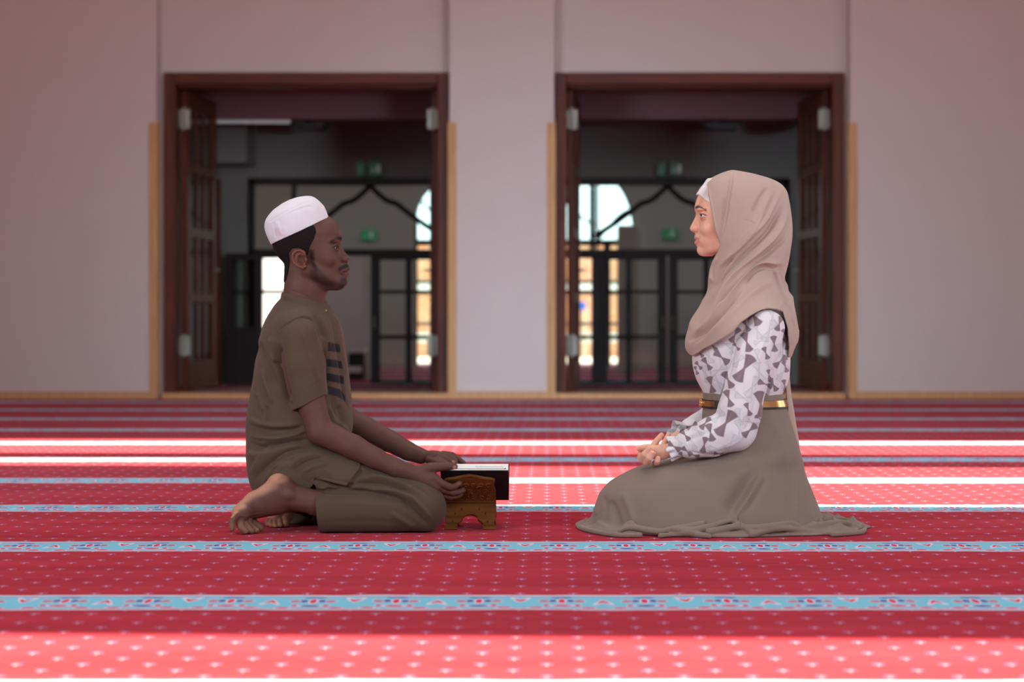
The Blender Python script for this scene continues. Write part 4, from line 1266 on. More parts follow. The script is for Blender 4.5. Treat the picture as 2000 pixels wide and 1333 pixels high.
# ------------------------------------------------------------------ carved folding stand and open book
st_o = tag(empty('book_stand', (W(920, 1036, 6.6)[0], 6.62, 0)), 'small carved wooden folding book stand on the carpet by his knees', 'book stand')
M_wl = wood('carved_walnut', srgb(70, 38, 16), srgb(138, 90, 44), .4, 'x', 9)
def board(name, upper_sign, outline, holes, mat, thick=.010):
    """board in its own plane: u along x, v up the board; hinge line at v=0"""
    pass
YX, ZX = 6.625, W(0, 984, 6.625)[2]        # the crossing line
def stand_board(name, sgn, mat):
    # one board runs from a foot on one side through the crossing to the rest on the other
    xs = W(868, 0, 6.56)[0]; xe = W(968, 0, 6.56)[0]; Wd = xe - xs
    foot = np.array([0, YX - sgn*.075, 0.0]); top = np.array([0, YX + sgn*.113, ZX + .095])
    hinge = np.array([0, YX, ZX])
    def at(u, v, off):
        a, b = (hinge, top) if v >= 0 else (hinge, foot)
        p = a + (b - a)*abs(v); d = (b - a)/np.linalg.norm(b - a)
        n = np.array([0, -d[2], d[1]])
        if n[2] * 1 < 0 and v >= 0: n = -n
        if v < 0: n = np.array([0, -d[2], d[1]]); n = -n if n[2] < 0 else n
        return np.array([xs + u*Wd, 0, 0]) + p + n*off
    S = Solid()
    # sampled outline as polygons: leg part with arch, rest part with a wavy top
    m = MB()
    t = .009
    leg = [(0.00, -.02), (0.0, -.55), (.035, -.72), (0.0, -1.0), (.245, -1.0), (.255, -.86), (.25, -.78), (.30, -.70), (.355, -.62), (.36, -.53), (.41, -.46), (.50, -.43), (.59, -.46), (.64, -.53), (.645, -.62), (.70, -.70), (.75, -.78), (.745, -.86), (.755, -1.0), (1.0, -1.0), (.965, -.72), (1.0, -.55), (1.0, -.02)]
    rest = [(0.0, .02), (1.0, .02), (1.0, .45), (.97, .66), (.99, .86), (.93, .90), (.78, .93), (.62, .99), (.5, 1.02), (.38, .99), (.22, .93), (.07, .90), (.01, .86), (.03, .66), (0.0, .45)]
    for P in (leg, rest):
        a = [at(u, v, t/2) for u, v in P]; b = [at(u, v, -t/2) for u, v in P]
        n = len(P); base = len(m.v)
        m.v += [tuple(p) for p in a + b]
        m.f += [tuple(base + i for i in range(n)), tuple(base + n + i for i in range(n))[::-1]] + [(base + i, base + n + i, base + n + (i+1) % n, base + (i+1) % n) for i in range(n)]
    # knuckles of the hinge
    for k in range(5):
        if k % 2 == (0 if sgn > 0 else 1):
            u0, u1 = k/5, (k+1)/5
            m.tube([(xs + u0*Wd + .001, YX, ZX), (xs + u1*Wd - .001, YX, ZX)], .0085, 10)
    nb = len(m.f)
    # carving: leaf scrolls raised on both faces and black drops that paint the dark of piercings
    c = m; d = MB()
    for off in (-t/2,):
        for i, v0 in enumerate((.26, .48, .70)):
            for k in range(6 if i != 1 else 5):
                u = .14 + (k + (.5 if i == 1 else 0))*.144; sg_ = 1 if (k + i) % 2 else -1
                sp = []
                for t_ in range(15):
                    th = t_/14*7.6; rr = .062*(1 - t_/14*.78)
                    sp.append(at(u + sg_*rr*math.cos(th), v0 + rr*1.15*math.sin(th), off*(1.05 + .25*t_/14)))
                c.tube(sp, [.0012 + .0010*math.sin(math.pi*q/14) for q in range(15)], 6)
        for u, v, w in ((.16, -.72, .3), (.84, -.72, .3), (.33, -.25, 0), (.67, -.25, 0), (.2, -.42, .1), (.8, -.42, .1), (.5, .37, 0), (.33, .59, 0), (.67, .59, 0)):
            off = t/2 if v < 0 else -t/2
            d.tube([at(u, v - .045, off*1.06), at(u + .004, v, off*1.1), at(u, v + .06, off*1.06)], [.0012, .0022, .0006], 7)
            if v > 0: c.tube([at(u - .03, v - .03, off*1.1), at(u - .035, v + .04, off*1.4), at(u, v + .10, off*1.2), at(u + .04, v + .06, off*1.2)], [.0018, .0038, .0038, .0018], 6)
        for v in (-.08, .1):
            off = t/2 if v < 0 else -t/2
            c.tube([at(.03, v, off*1.05), at(.97, v, off*1.05)], .0016, 6)
    nc_ = len(m.f); m.add(d.v, d.f)
    o = m.build(name, mat, st_o)
    o.data.materials.append(M_black)
    for k in range(nc_, len(m.f)): o.data.polygons[k].material_index = 1
    return o
stand_board('lower_board', 1, M_wl); stand_board('upper_board', -1, M_wl)

bk = tag(empty('open_book', (W(925, 930, 6.62)[0], 6.625, ZX + .02)), 'open black-covered holy book with white pages lying on the carved stand', 'book')
M_cov = plain('black_leatherette', (.009, .009, .012), .6, bump=.2, bscale=300, spec=.25)
M_page = plain('page_white', (.80, .84, .80), .6, var=.01)
bx0, bx1 = W(860, 0, 6.5)[0], W(992.5, 0, 6.5)[0]
SY, SZ = 6.625, .0875
def half(sgn):
    # sgn -1: near half, +1: far half
    ey, ez = SY + sgn*.116, SZ + .0975
    dv = np.array([0, ey - SY, ez - SZ]); L = np.linalg.norm(dv); dv = dv/L; n = np.array([0, -dv[2]*np.sign(dv[1]), abs(dv[1])])
    o = np.array([0, SY, SZ])
    m = MB()
    q = lambda x, a, b: tuple(np.array([x, 0, 0]) + o + dv*a + n*b)
    def slabq(x0, x1, a0, a1, b0, b1, mm):
        v = [q(x, a, b) for b in (b0, b1) for a in (a0, a1) for x in (x0, x1)]
        mm.add(v, [(0,2,3,1),(4,5,7,6),(0,1,5,4),(2,6,7,3),(0,4,6,2),(1,3,7,5)])
    slabq(bx0, bx1, 0, L + .003, -.003, 0, m)
    m.build('cover_board', M_cov, bk)
    pg = MB()
    # page block: slightly arched surface
    nx, na = 2, 10
    prof_ = [(L*k/na*.985, .007 + .007*math.sin(math.pi*min(1, (k/na)*1.25))**.8 if k < na else .0075) for k in range(na + 1)]
    top = []; 
    xa, xb = bx0 + .004, bx1 - .0035
    vs = []
    for a, b in prof_: vs += [q(xa, a, b), q(xb, a, b)]
    for a, b in prof_: vs += [q(xa, a, 0), q(xb, a, 0)]
    k2 = 2*(na + 1); fs = []
    for k in range(na):
        fs.append((2*k, 2*k + 1, 2*k + 3, 2*k + 2)); fs.append((k2 + 2*k, k2 + 2*k + 2, k2 + 2*k + 3, k2 + 2*k + 1))
        fs.append((2*k, 2*k + 2, k2 + 2*k + 2, k2 + 2*k)); fs.append((2*k + 1, k2 + 2*k + 1, k2 + 2*k + 3, 2*k + 3))
    fs.append((0, k2, k2 + 1, 1)); fs.append((2*na, 2*na + 1, k2 + 2*na + 1, k2 + 2*na))
    pg.add(vs, fs)
    pobj = pg.build('page_block', M_page, bk)
    # ruled frame and lines of script
    tx = MB(); r = random.Random(7 + sgn)
    hh = lambda a: np.interp(a, [p[0] for p in prof_], [p[1] for p in prof_]) + .0004
    ink = plain('ink', (.03, .03, .035), .7)
    def ln(x0, a0, x1, a1, w=.0006): tx.tube([q(x0, a0, hh(a0)), q(x1, a1, hh(a1))], w, 5)
    am = L*.84
    ln(bx0 + .02, am, bx1 - .014, am, .0007); ln(bx1 - .014, am, bx1 - .014, L*.12); ln(bx0 + .02, am, bx0 + .02, L*.12); ln(bx0 + .02, L*.12, bx1 - .014, L*.12)
    tx.tube([q(bx1 - .016, am - .002, hh(am)), q(bx1 - .012, am + .002, hh(am))], .0018, 6)
    rows_ = [am + .0085] + [L*(.16 + .1*k) for k in range(7)]
    for ri, a in enumerate(rows_):
        x = bx0 + (.10 if ri == 0 else .03)
        xe_ = bx1 - .020
        while x < xe_:
            w = r.uniform(.0012, .0035)
            tx.tube([q(x, a, hh(a)), q(x + w*.5, a + r.uniform(-.0012, .0035), hh(a) + .0002), q(x + w, a, hh(a))], .00045, 4)
            x += w + r.uniform(.0006, .0018)
    tx.build('printed_text', ink, pobj)
half(-1); half(1)
MB().box(bx0, bx1, SY - .003, SY + .003, SZ - .0028, SZ - .0005, .0004).build('spine', M_cov, bk)

# ------------------------------------------------------------------ the woman
YF = 6.62
s2 = YF/F
woman = tag(empty('person', tuple(W(1408, 1045, YF)*np.array([1, 1, 0]))),
            'woman in beige headscarf, bow-print blouse and long taupe skirt, kneeling with clasped hands', 'person', 'people kneeling face to face')

def head_woman():
    S = Solid(); Y = YF; s = s2
    S.u(E(1440, 418, Y, 66, 45, 66))
    S.u(E(1400, 425, Y, 37, 37, 46), .012)
    S.u(E(1396, 458, Y, 33, 32, 36), .012)
    for q in (-1, 1):
        S.u(C(1420, 478, Y + q*27*s, 12, 1376, 487, Y + q*6*s, 10.5), .016)
        S.u(E(1383, 447, Y + q*23*s, 15, 12, 14, 20), .014)
        S.u(E(1378, 470, Y + q*14*s, 12, 10, 12), .012)
        S.u(E(1370, 409, Y + q*21*s, 10, 12, 5, 0), .008)
    face = [(1420, 375), (1372, 370), (1364, 381), (1360.5, 390.5), (1357.8, 400), (1356.7, 405), (1357.3, 411), (1359.2, 416.5), (1358.6, 421.5), (1355.3, 429), (1351.5, 436.7), (1347.6, 444.5),
            (1347.2, 447.5), (1349.0, 450.8), (1353, 453.5), (1357.6, 455.6), (1357.2, 459.8), (1355.6, 463.6), (1356.2, 466.8), (1359.2, 469.3), (1356.9, 473.2), (1357.4, 477), (1360.6, 480.2), (1362.8, 482.0),
            (1361.5, 486), (1361.6, 491.5), (1364.7, 496.6), (1369, 499.6), (1377, 500.5), (1392, 501), (1410, 480), (1415, 440)]
    zk = np.array([H - (y - CY)*Y/F for y in (499, 492, 483, 476, 470, 464, 457, 450, 443, 432, 421, 411, 400, 375)], f32)
    wk = np.array([9, 11, 9, 10, 11, 9, 7, 7.5, 5.5, 4.2, 4.2, 9, 14, 16], f32)*s
    S.u(slab(prof(face, Y), Y, lambda x, z: np.interp(z, zk, wk).astype(f32), .009), .009)
    for q in (-1, 1):
        S.u(E(1360, 448.5, Y + q*7.2*s, 6.2, 4.6, 5.2), .004)
        S.sub(E(1356.5, 453.2, Y + q*5*s, 3.2, 2.2, 1.8), .002)
        S.sub(E(1364, 420, Y + q*18*s, 8, 9, 7.5), .009)
        S.u(E(1374, 421.3, Y + q*20*s, 9.4, 9.4, 8.6), .004)
        S.sub(E(1366.5, 421.6, Y + q*20.5*s, 9.5, 12, 2.9, 8), .0012)
        S.u(T([(1358.6, 465.6, Y), (1362, 465.4, Y + q*6*s), (1368.5, 467.6, Y + q*14*s)], [2.3, 2.4, 1.3]), .003)
        S.u(T([(1359.6, 474.2, Y), (1363, 473.4, Y + q*6*s), (1368, 469.4, Y + q*13*s)], [2.9, 2.8, 1.4]), .003)
        S.sub(T([(1354, 469.6, Y), (1362, 469.2, Y + q*8*s), (1370, 467.2, Y + q*16*s)], [0.8, 0.8, 0.9]), .0015)
    return S
wb_ = head_woman()
wb_.u(C(1430, 490, YF, 30, 1442, 570, YF, 33), .012); wb_.u(C(1442, 570, YF, 33, 1445, 620, YF, 60), .03)
wb_.u(vloft([(615, 1405, 1500, .12), (650, 1385, 1525, .14), (700, 1368, 1528, .14), (760, 1385, 1515, .105), (830, 1385, 1530, .12), (900, 1385, 1545, .15)], YF), .02)
NARM = [(1496, 645, 6.475, 28), (1474, 700, 6.455, 27), (1446, 825, 6.43, 23), (1380, 862, 6.46, 19), (1325, 876, 6.495, 14.5), (1312, 878, 6.50, 14)]
FARM = [(1480, 650, 6.77, 28), (1462, 730, 6.80, 26), (1440, 812, 6.80, 22), (1370, 838, 6.70, 18), (1325, 858, 6.61, 14), (1310, 864, 6.59, 13)]
for arm in (NARM, FARM):
    for a, b in zip(arm[:-1], arm[1:]): wb_.u(C(*a, *b), .008)
wb_.u(E(1291, 884, 6.51, 24, 10, 15.5, 4), .010)                    # back of the near hand
wb_.u(E(1288, 882, 6.555, 22, 9, 14, 0), .008)
wb_.u(T([(1280, 878, 6.515), (1266, 874, 6.52), (1256, 874.5, 6.525), (1248, 877.5, 6.53)], [8.5, 6.6, 5.6, 4.8]), .003)
wb_.u(T([(1278, 884, 6.515), (1262, 880, 6.53), (1252, 885, 6.55), (1252, 893, 6.56)], [9, 7.5, 6.5, 5.6]), .003)
wb_.u(T([(1252, 893, 6.545), (1256, 898, 6.51), (1260, 888, 6.488), (1267, 879.5, 6.486)], [7.5, 7.6, 7.4, 6.4]), .002)
wb_.u(T([(1260, 902, 6.54), (1263, 903, 6.50), (1268, 895, 6.481), (1274.5, 887, 6.480)], [7, 7.2, 7.0, 6.2]), .002)
wb_.u(T([(1280, 905, 6.52), (1283, 904, 6.493), (1284, 900, 6.482), (1285, 896.5, 6.482)], [6, 6.2, 6.0, 5.4]), .002)
wb_.u(T([(1276, 872, 6.535), (1284, 860, 6.54), (1292, 850.5, 6.545)], [7, 6.0, 5.2]), .003)
wb_.u(T([(1296, 872, 6.535), (1301, 860, 6.54), (1305.5, 850, 6.545)], [7, 5.8, 5.0]), .003)
wb_.u(C(1500, 925, 6.58, 40, 1240, 985, 6.53, 34), .02); wb_.u(C(1500, 925, 6.68, 40, 1240, 985, 6.73, 34), .02)
wb_.u(C(1235, 1000, 6.53, 28, 1540, 1005, 6.54, 20), .02); wb_.u(C(1235, 1000, 6.73, 28, 1540, 1005, 6.70, 20), .02)
SKW = lin((226, 178, 152))
def paint_woman(V, N):
    px, py = to_px(V); c = np.tile(SKW, (len(V), 1)).astype(f32)
    adu = np.abs(V[:, 1] - YF)/s2
    def put(mask, col, a=1.0):
        nonlocal c
        m = (np.clip(mask, 0, 1)*a)[:, None]; c = c*(1 - m) + lin(col)*m
    hd = (py < 520).astype(f32)
    put(hd*ss(-inpoly(px, py, [(1357.5, 408), (1358, 403.5), (1363, 401.5), (1370, 403.5), (1379, 410), (1381, 414), (1373, 408.5), (1366, 406.5), (1360, 408)]), -.8, .9)*(adu > 4), (74, 50, 42), .92)
    put(hd*ss(-inpoly(px, py, [(1362, 419.5), (1368, 417), (1375, 417.5), (1382, 421), (1379, 421.5), (1372, 419.5), (1366, 420)]), -.6, .8)*(adu > 10), (34, 24, 24), .95)
    put(hd*ss(-inpoly(px, py, [(1364, 423.5), (1370, 425.5), (1378, 423.5), (1376, 426), (1369, 427)]), -.6, .8)*(adu > 10), (110, 76, 70), .6)
    put(hd*ss(-inpoly(px, py, [(1366, 428), (1372, 430), (1379, 426), (1378, 430), (1372, 432.5)]), -1.5, 1.5)*(adu > 10), (176, 112, 84), .5)
    put(hd*ss(-inpoly(px, py, [(1353, 464), (1357, 462.5), (1362, 464), (1369, 467), (1362, 468.6), (1358, 469.4), (1353, 468)]), -.6, .7)*(adu < 15), (184, 104, 106), .75)
    put(hd*ss(-inpoly(px, py, [(1353, 470), (1360, 469.5), (1368.5, 468), (1366, 475), (1361, 479.6), (1353, 479)]), -.6, .7)*(adu < 15), (204, 124, 122), .75)
    put(hd*ss(-np.hypot((px - 1385)/16, (py - 455)/13) + 1, 0, .9), (222, 140, 116), .25)
    put(hd*ss(-np.hypot((px - 1350)/10, (py - 448)/9) + 1, 0, .9), (222, 140, 132), .4)
    hn = ((py > 840) & (px < 1330)).astype(f32)
    for a, b, r in ((1267, 880, 6), (1274.5, 888, 6), (1285, 897, 5.5), (1292, 851, 5.5), (1305, 851, 5.5), (1249, 877, 5.5)):
        put(hn*ss(-np.hypot((px - a)/r, (py - b)/r) + 1, 0, .8), (222, 144, 126), .5)
    return c
M_skin_l = skin_material('fair_skin', 0.5, 0.12, (1.0, 0.4, 0.25))
sdf_obj('body', wb_, (W(1235, 0, 6.5)[0], 6.36, .02), (W(1600, 0, 6.7)[0], 6.90, 1.08), .0021, M_skin_l, woman, paint=paint_woman)
for q in (-1, 1):
    c = W(1374, 421.5, YF) + np.array([0, q*20*s2, 0])
    e = ball('eye', c, 8.1*s2, plain('eye_white_clear', (.66, .62, .60), .15, var=.02), woman)
    ball('iris', c + np.array([-4.4*s2, q*2.0*s2, .4*s2]), 4.7*s2, M_iris_b, e, 16, (.75, 1, 1))

# white under-scarf
us = head_woman()
us.u(slab(prof([(1420, 345), (1382, 351), (1371, 367), (1362.5, 381.5), (1361, 388), (1390, 412), (1420, 420)], YF), YF, 13*s2, .01), .012)
up_ = prof([(1400, 340), (1380, 348), (1355, 380), (1364.5, 382), (1375, 391), (1390, 402), (1400, 402)], YF)
us.disp(lambda p: -.0028 + 0*p[:, 0]); us.cut((lambda p: poly2d(p[:, 0], p[:, 2], up_), None, 1e9), .002)
sdf_obj('under_scarf', us, W(1340, 425, YF) - [0, .1, 0], W(1412, 330, YF) + [0, .1, 0], .002, cloth('white_jersey', (.80, .80, .78), .8, .2), woman)

# headscarf
hj = Solid()
HJ = [(332.5, 1426, 1438, .008), (336, 1412, 1462, .035), (343, 1396, 1488, .055), (352, 1380, 1514, .070), (362, 1374, 1530, .080), (376, 1368, 1539, .088), (403, 1360, 1544, .094), (440, 1362, 1547.5, .097), (468, 1370, 1547.5, .096),
      (490, 1380, 1544, .092), (519, 1387, 1538, .090), (543, 1383, 1532, .100), (566, 1382, 1536, .122), (590, 1373, 1549, .152), (603, 1366, 1551, .172), (620, 1355, 1554, .186), (640, 1345, 1558, .194), (655, 1340, 1559, .196), (667, 1337.5, 1557, .19), (680, 1338, 1552, .18), (698, 1344, 1546, .17)]
hj.u(vloft(HJ, YF, ends=.006))
hj.u(E(1465, 640, 6.50, 70, 50, 44, 20), .03)
tail = prof([(1532, 640), (1560, 645), (1557, 668), (1546, 676), (1541.5, 700), (1542, 740), (1545, 768), (1552, 810), (1559, 850), (1563, 890), (1545, 900), (1520, 800), (1515, 700)], 6.64)
hj.u(slab(tail, 6.66, .045, .02), .012)
keep = prof([(1381, 325), (1381, 352), (1383.5, 380), (1389, 403), (1395, 440), (1402, 464), (1406.5, 477.4), (1403, 490), (1397, 500), (1391, 520), (1386.7, 533), (1376, 545), (1340, 600), (1325, 660), (1334, 678), (1348, 693.5), (1357, 694.5), (1372, 682.4), (1398.6, 669),
             (1430, 648), (1445.8, 630), (1469.5, 614), (1488, 605), (1501, 603), (1517, 604), (1529, 609.5), (1538, 640), (1541, 676), (1535, 760), (1545, 910), (1580, 910), (1580, 320)], YF)
hj.cut((lambda p: poly2d(p[:, 0]*YF/p[:, 1], H + (p[:, 2] - H)*YF/p[:, 1], keep), None, 1e9), .0022)
# loop of cloth folded under the chin stands clear of the face
hj.sub(E(1350, 500, YF, 44, 24, 30), .006)
def hs(pts, amp, wl, wr=None, Y=6.54, **k): return dict(pts=smooth_pts(pts), amp=amp*(1.6 if abs(amp) > .0035 else 1.2), wl=wl, wr=wr, yref=Y, **k)
HS = [
    hs([(1431, 333), (1430, 352), (1425, 385), (1418, 425), (1412, 455), (1406, 480)], .004, .0022, .007),
    hs([(1414, 385), (1413, 410), (1409, 435)], -.003, .004), hs([(1384, 360), (1388, 395), (1396, 435), (1404, 470)], .002, .003, .006),
    hs([(1449, 430), (1465, 432), (1478, 441)], -.0016, .0012, .003),
    hs([(1530, 372), (1512, 400), (1497, 430), (1478, 452), (1448, 482), (1420, 508), (1400, 535), (1391, 568)], .008, .005, .012),
    hs([(1534, 392), (1518, 425), (1502, 452), (1478, 478), (1448, 505), (1420, 532), (1402, 560), (1392, 590)], -.009, .004, .008),
    hs([(1541, 400), (1530, 435), (1512, 465), (1484, 492), (1452, 520), (1428, 545), (1408, 575), (1388, 610)], .009, .005, .012),
    hs([(1545, 430), (1535, 465), (1508, 492), (1475, 515), (1450, 540), (1428, 570), (1405, 600), (1380, 632)], -.009, .004, .009),
    hs([(1510, 372), (1498, 395), (1485, 425), (1468, 455), (1445, 480)], .005, .006, .010), hs([(1500, 365), (1483, 390), (1470, 420)], -.004, .006),
    hs([(1536, 512), (1512, 516), (1490, 514), (1468, 524), (1448, 545), (1432, 572), (1412, 602), (1385, 640)], .010, .005, .012),
    hs([(1535, 522), (1512, 526), (1492, 524), (1470, 536), (1452, 560)], -.008, .004, .009),
    hs([(1450, 560), (1430, 592), (1405, 625), (1375, 655), (1352, 676)], -.007, .004, .010),
    hs([(1520, 545), (1490, 560), (1458, 585), (1430, 612), (1400, 640), (1368, 668)], .006, .010, .014),
    hs([(1437, 500), (1415, 522), (1400, 548), (1390, 570)], -.006, .004, .007), hs([(1402, 500), (1392, 530), (1392, 556)], .005, .004, .007),
    hs([(1398, 568), (1380, 598), (1364, 630), (1372, 645)], -.006, .004, .007), hs([(1386, 572), (1372, 600), (1356, 625), (1346, 650)], .006, .004, .008),
    hs([(1420, 590), (1396, 618), (1372, 640), (1352, 652)], .006, .004, .009), hs([(1410, 612), (1385, 640), (1350, 664), (1342, 670)], -.007, .004, .008),
    hs([(1511, 520), (1519, 545), (1532, 572), (1545, 598)], -.007, .003, .007), hs([(1518, 515), (1528, 545), (1543, 575), (1549, 600)], .004, .004),
    hs([(1519, 610), (1532, 585), (1540, 600)], .002, .004), hs([(1470, 614), (1500, 602), (1529, 608)], .0016, .0022, taper=False),
    hs([(1357, 692), (1398, 668), (1430, 647), (1446, 630), (1470, 613)], .0018, .0022, taper=False),
    hs([(1546, 620), (1552, 640), (1550, 665)], -.004, .003),
]
M_scarf = cloth('beige_chiffon', (.50, .39, .325), .85, .45, 1100, .06, .3)
sdf_obj('headscarf', hj, (W(1325, 0, 6.5)[0], 6.37, W(0, 912, 6.6)[2]), (W(1575, 0, 6.7)[0], 6.88, 1.14), .0023, M_scarf, woman, strokes=HS, slack=2.6,
        extra=lambda V, N: vnoise(V, 8, 41)*.0010 + vnoise(V*np.array([1, 1, .6], f32), 20, 42)*.0005)

# blouse
bl = Solid()
bl.u(vloft([(606, 1430, 1505, .10), (625, 1405, 1525, .14), (650, 1378, 1537, .158), (672, 1360, 1541, .163), (695, 1351, 1543, .164), (716, 1354, 1543.5, .160), (738, 1359, 1541, .150), (754, 1366, 1537, .140), (766, 1373, 1529, .129), (776, 1375, 1526, .122)], YF, ends=.004))
NS = [(1497, 641, 6.475, 36), (1476, 690, 6.458, 41), (1458, 750, 6.445, 41.5), (1446, 800, 6.44, 43), (1436, 838, 6.445, 42), (1392, 854, 6.46, 39), (1350, 867, 6.478, 29.5), (1333, 871, 6.486, 22.5), (1326, 873, 6.49, 18.5)]
FS = [(1490, 645, 6.765, 34), (1470, 720, 6.79, 38), (1446, 800, 6.80, 38), (1395, 822, 6.75, 33), (1350, 842, 6.66, 25), (1336, 848, 6.64, 18)]
for a, b in zip(NS[:-1], NS[1:]): bl.u(C(*a, *b), .007)
for a, b in zip(FS[:-1], FS[1:]): bl.u(C(*a, *b), .007)
bl.sub(C(1340, 872, 6.485, 14.5, 1312, 877, 6.50, 17.5), .002)
def ruffle(px, py, Y, ax_px, r0, r1, n, ph):
    """flared gathered cuff"""
    o = W(px, py, Y); e = W(px + ax_px[0], py + ax_px[1], Y + ax_px[2]) - o; L = np.linalg.norm(e); a = e/L
    u = np.cross(a, [0, 1.0, 0]); u /= np.linalg.norm(u); v = np.cross(a, u)
    o = o.astype(f32); a = a.astype(f32); u = u.astype(f32); v = v.astype(f32); s = Y/F
    def f(p):
        q = p - o; t = q @ a/L; x = q @ u; y = q @ v
        th = np.arctan2(y, x); r = np.hypot(x, y)
        tt = np.clip(t, 0, 1)
        R = (r0 + (r1 - r0)*tt**.7)*s + (.0012 + .0034*tt)*np.sin(n*th + ph)
        d = np.abs(r - R) - .0018
        return np.maximum(d, np.maximum(-t, t - 1 - .12*np.sin(n*.5*th + 1))*L)*.75
    return f, (o + a*L/2).astype(f32), float(r1*s + L)
bl.u(ruffle(1331, 872, 6.488, (-21, 4, .012), 17.5, 21.5, 9, .3), .0015)
bl.u(ruffle(1341, 846, 6.645, (-24, 0, -.02), 17, 21, 8, 1.1), .0015)
BD = [(960, 140, 60, 75), (902, 212, 62, 48), (908, 338, 72, 68), (890, 533, -58, 100), (722, 452, 40, 62), (768, 618, 60, 62), (643, 655, 76, 58), (773, 757, 72, 60), (752, 942, -54, 96), (918, 838, 70, 46), (1012, 800, 82, 90), (638, 1010, 76, 62),
      (592, 1102, -78, 54), (366, 1115, 30, 52), (1050, 420, 70, 44), (1112, 350, 84, 55), (1158, 482, -40, 55), (1150, 200, -70, 52), (1192, 275, 60, 34), (1046, 650, 20, 52), (1106, 655, 60, 48), (1074, 580, 80, 36), (655, 365, 50, 40), (820, 285, -60, 56),
      (832, 372, 50, 30), (612, 500, 55, 48), (550, 512, 50, 32), (532, 548, 70, 30), (450, 1030, 50, 46), (462, 1150, 40, 42), (515, 1178, 20, 40), (930, 995, -40, 60), (1202, 352, 80, 40), (1000, 905, 30, 32), (700, 1170, 10, 34), (600, 940, -50, 50), (430, 1190, 60, 36), (560, 420, 50, 34), (1195, 520, 70, 40), (1190, 660, 80, 40), (500, 960, -30, 40)]
BG = [(1100, 150, 80, 60), (1075, 255, -60, 78), (985, 250, 70, 62), (1010, 330, -20, 48), (1158, 400, 80, 48), (988, 445, 85, 52), (1000, 560, 70, 66), (848, 480, -50, 48), (1070, 512, 60, 34), (700, 545, -30, 62), (632, 450, 60, 45), (602, 575, 75, 60), (692, 632, 50, 52), (950, 672, -60, 78), (882, 752, 20, 62),
      (705, 830, 70, 56), (700, 895, -40, 50), (850, 895, 80, 60), (942, 935, 30, 62), (855, 985, 75, 66), (792, 1085, -50, 62), (690, 1132, 0, 60), (505, 1085, 70, 52), (545, 1000, 40, 46), (1180, 560, -50, 52), (1165, 640, 60, 46), (430, 975, 20, 40), (745, 350, 20, 56), (785, 385, 70, 40), (820, 700, 60, 40), (640, 1150, 40, 40), (1180, 450, 70, 40), (400, 1070, 60, 36)]
def blouse_paint(V, N):
    px, py = to_px(V); x = (px - 1220)*3.808; y = (py - 580)*3.808
    c = np.tile(np.array([.74, .75, .78], f32), (len(V), 1))
    def bow(cx, cy, ang, L):
        a = math.radians(ang); u = ((x - cx)*math.cos(a) + (y - cy)*math.sin(a))/L; v = (-(x - cx)*math.sin(a) + (y - cy)*math.cos(a))/L
        au = np.abs(u)
        edge = .085 + .44*au**1.2 - np.abs(v)
        return np.minimum(edge, 1.0 - au + .12*np.cos(v*4)), u, v, au
    for cx, cy, an, L in BG:
        e, u, v, au = bow(cx, cy, an, L)
        m = ss(e, -.05, .07)[:, None]; st_ = ss(np.abs(np.sin(v*9/(au + .4))), .75, 1)[:, None]; rim = (ss(e, -.03, .04) - ss(e, .05, .14))[:, None]
        c = c*(1 - m*.6) + np.array([.60, .64, .67], f32)*m*.6
        c = c*(1 - rim*.5 - st_*m*.2) + np.array([.42, .47, .49], f32)*(rim*.5 + st_*m*.2)
    for cx, cy, an, L in BD:
        e, u, v, au = bow(cx, cy, an, L)
        m = ss(e, -.05, .05)[:, None]; st_ = ss(np.abs(np.sin(v*8/(au + .35))), .8, 1)[:, None]
        c = c*(1 - m) + np.array([.235, .185, .205], f32)*m
        c = c*(1 - st_*m*.25) + np.array([.10, .07, .085], f32)*st_*m*.25
    return c
nb_ = NT('bow_print_chiffon'); at = nb_.node('ShaderNodeAttribute', attribute_name='Col')
nb_.set(Base_Color=at.outputs['Color'], Roughness=.75); nb_.b.inputs['Sheen Weight'].default_value = .2; nb_.bump(nb_.noise(nb_.pos(), 1100, 2), .15, .0006)
def bs(pts, amp, wl, wr=None, Y=6.42, **k): return dict(pts=smooth_pts(pts), amp=amp, wl=wl, wr=wr, yref=Y, **k)
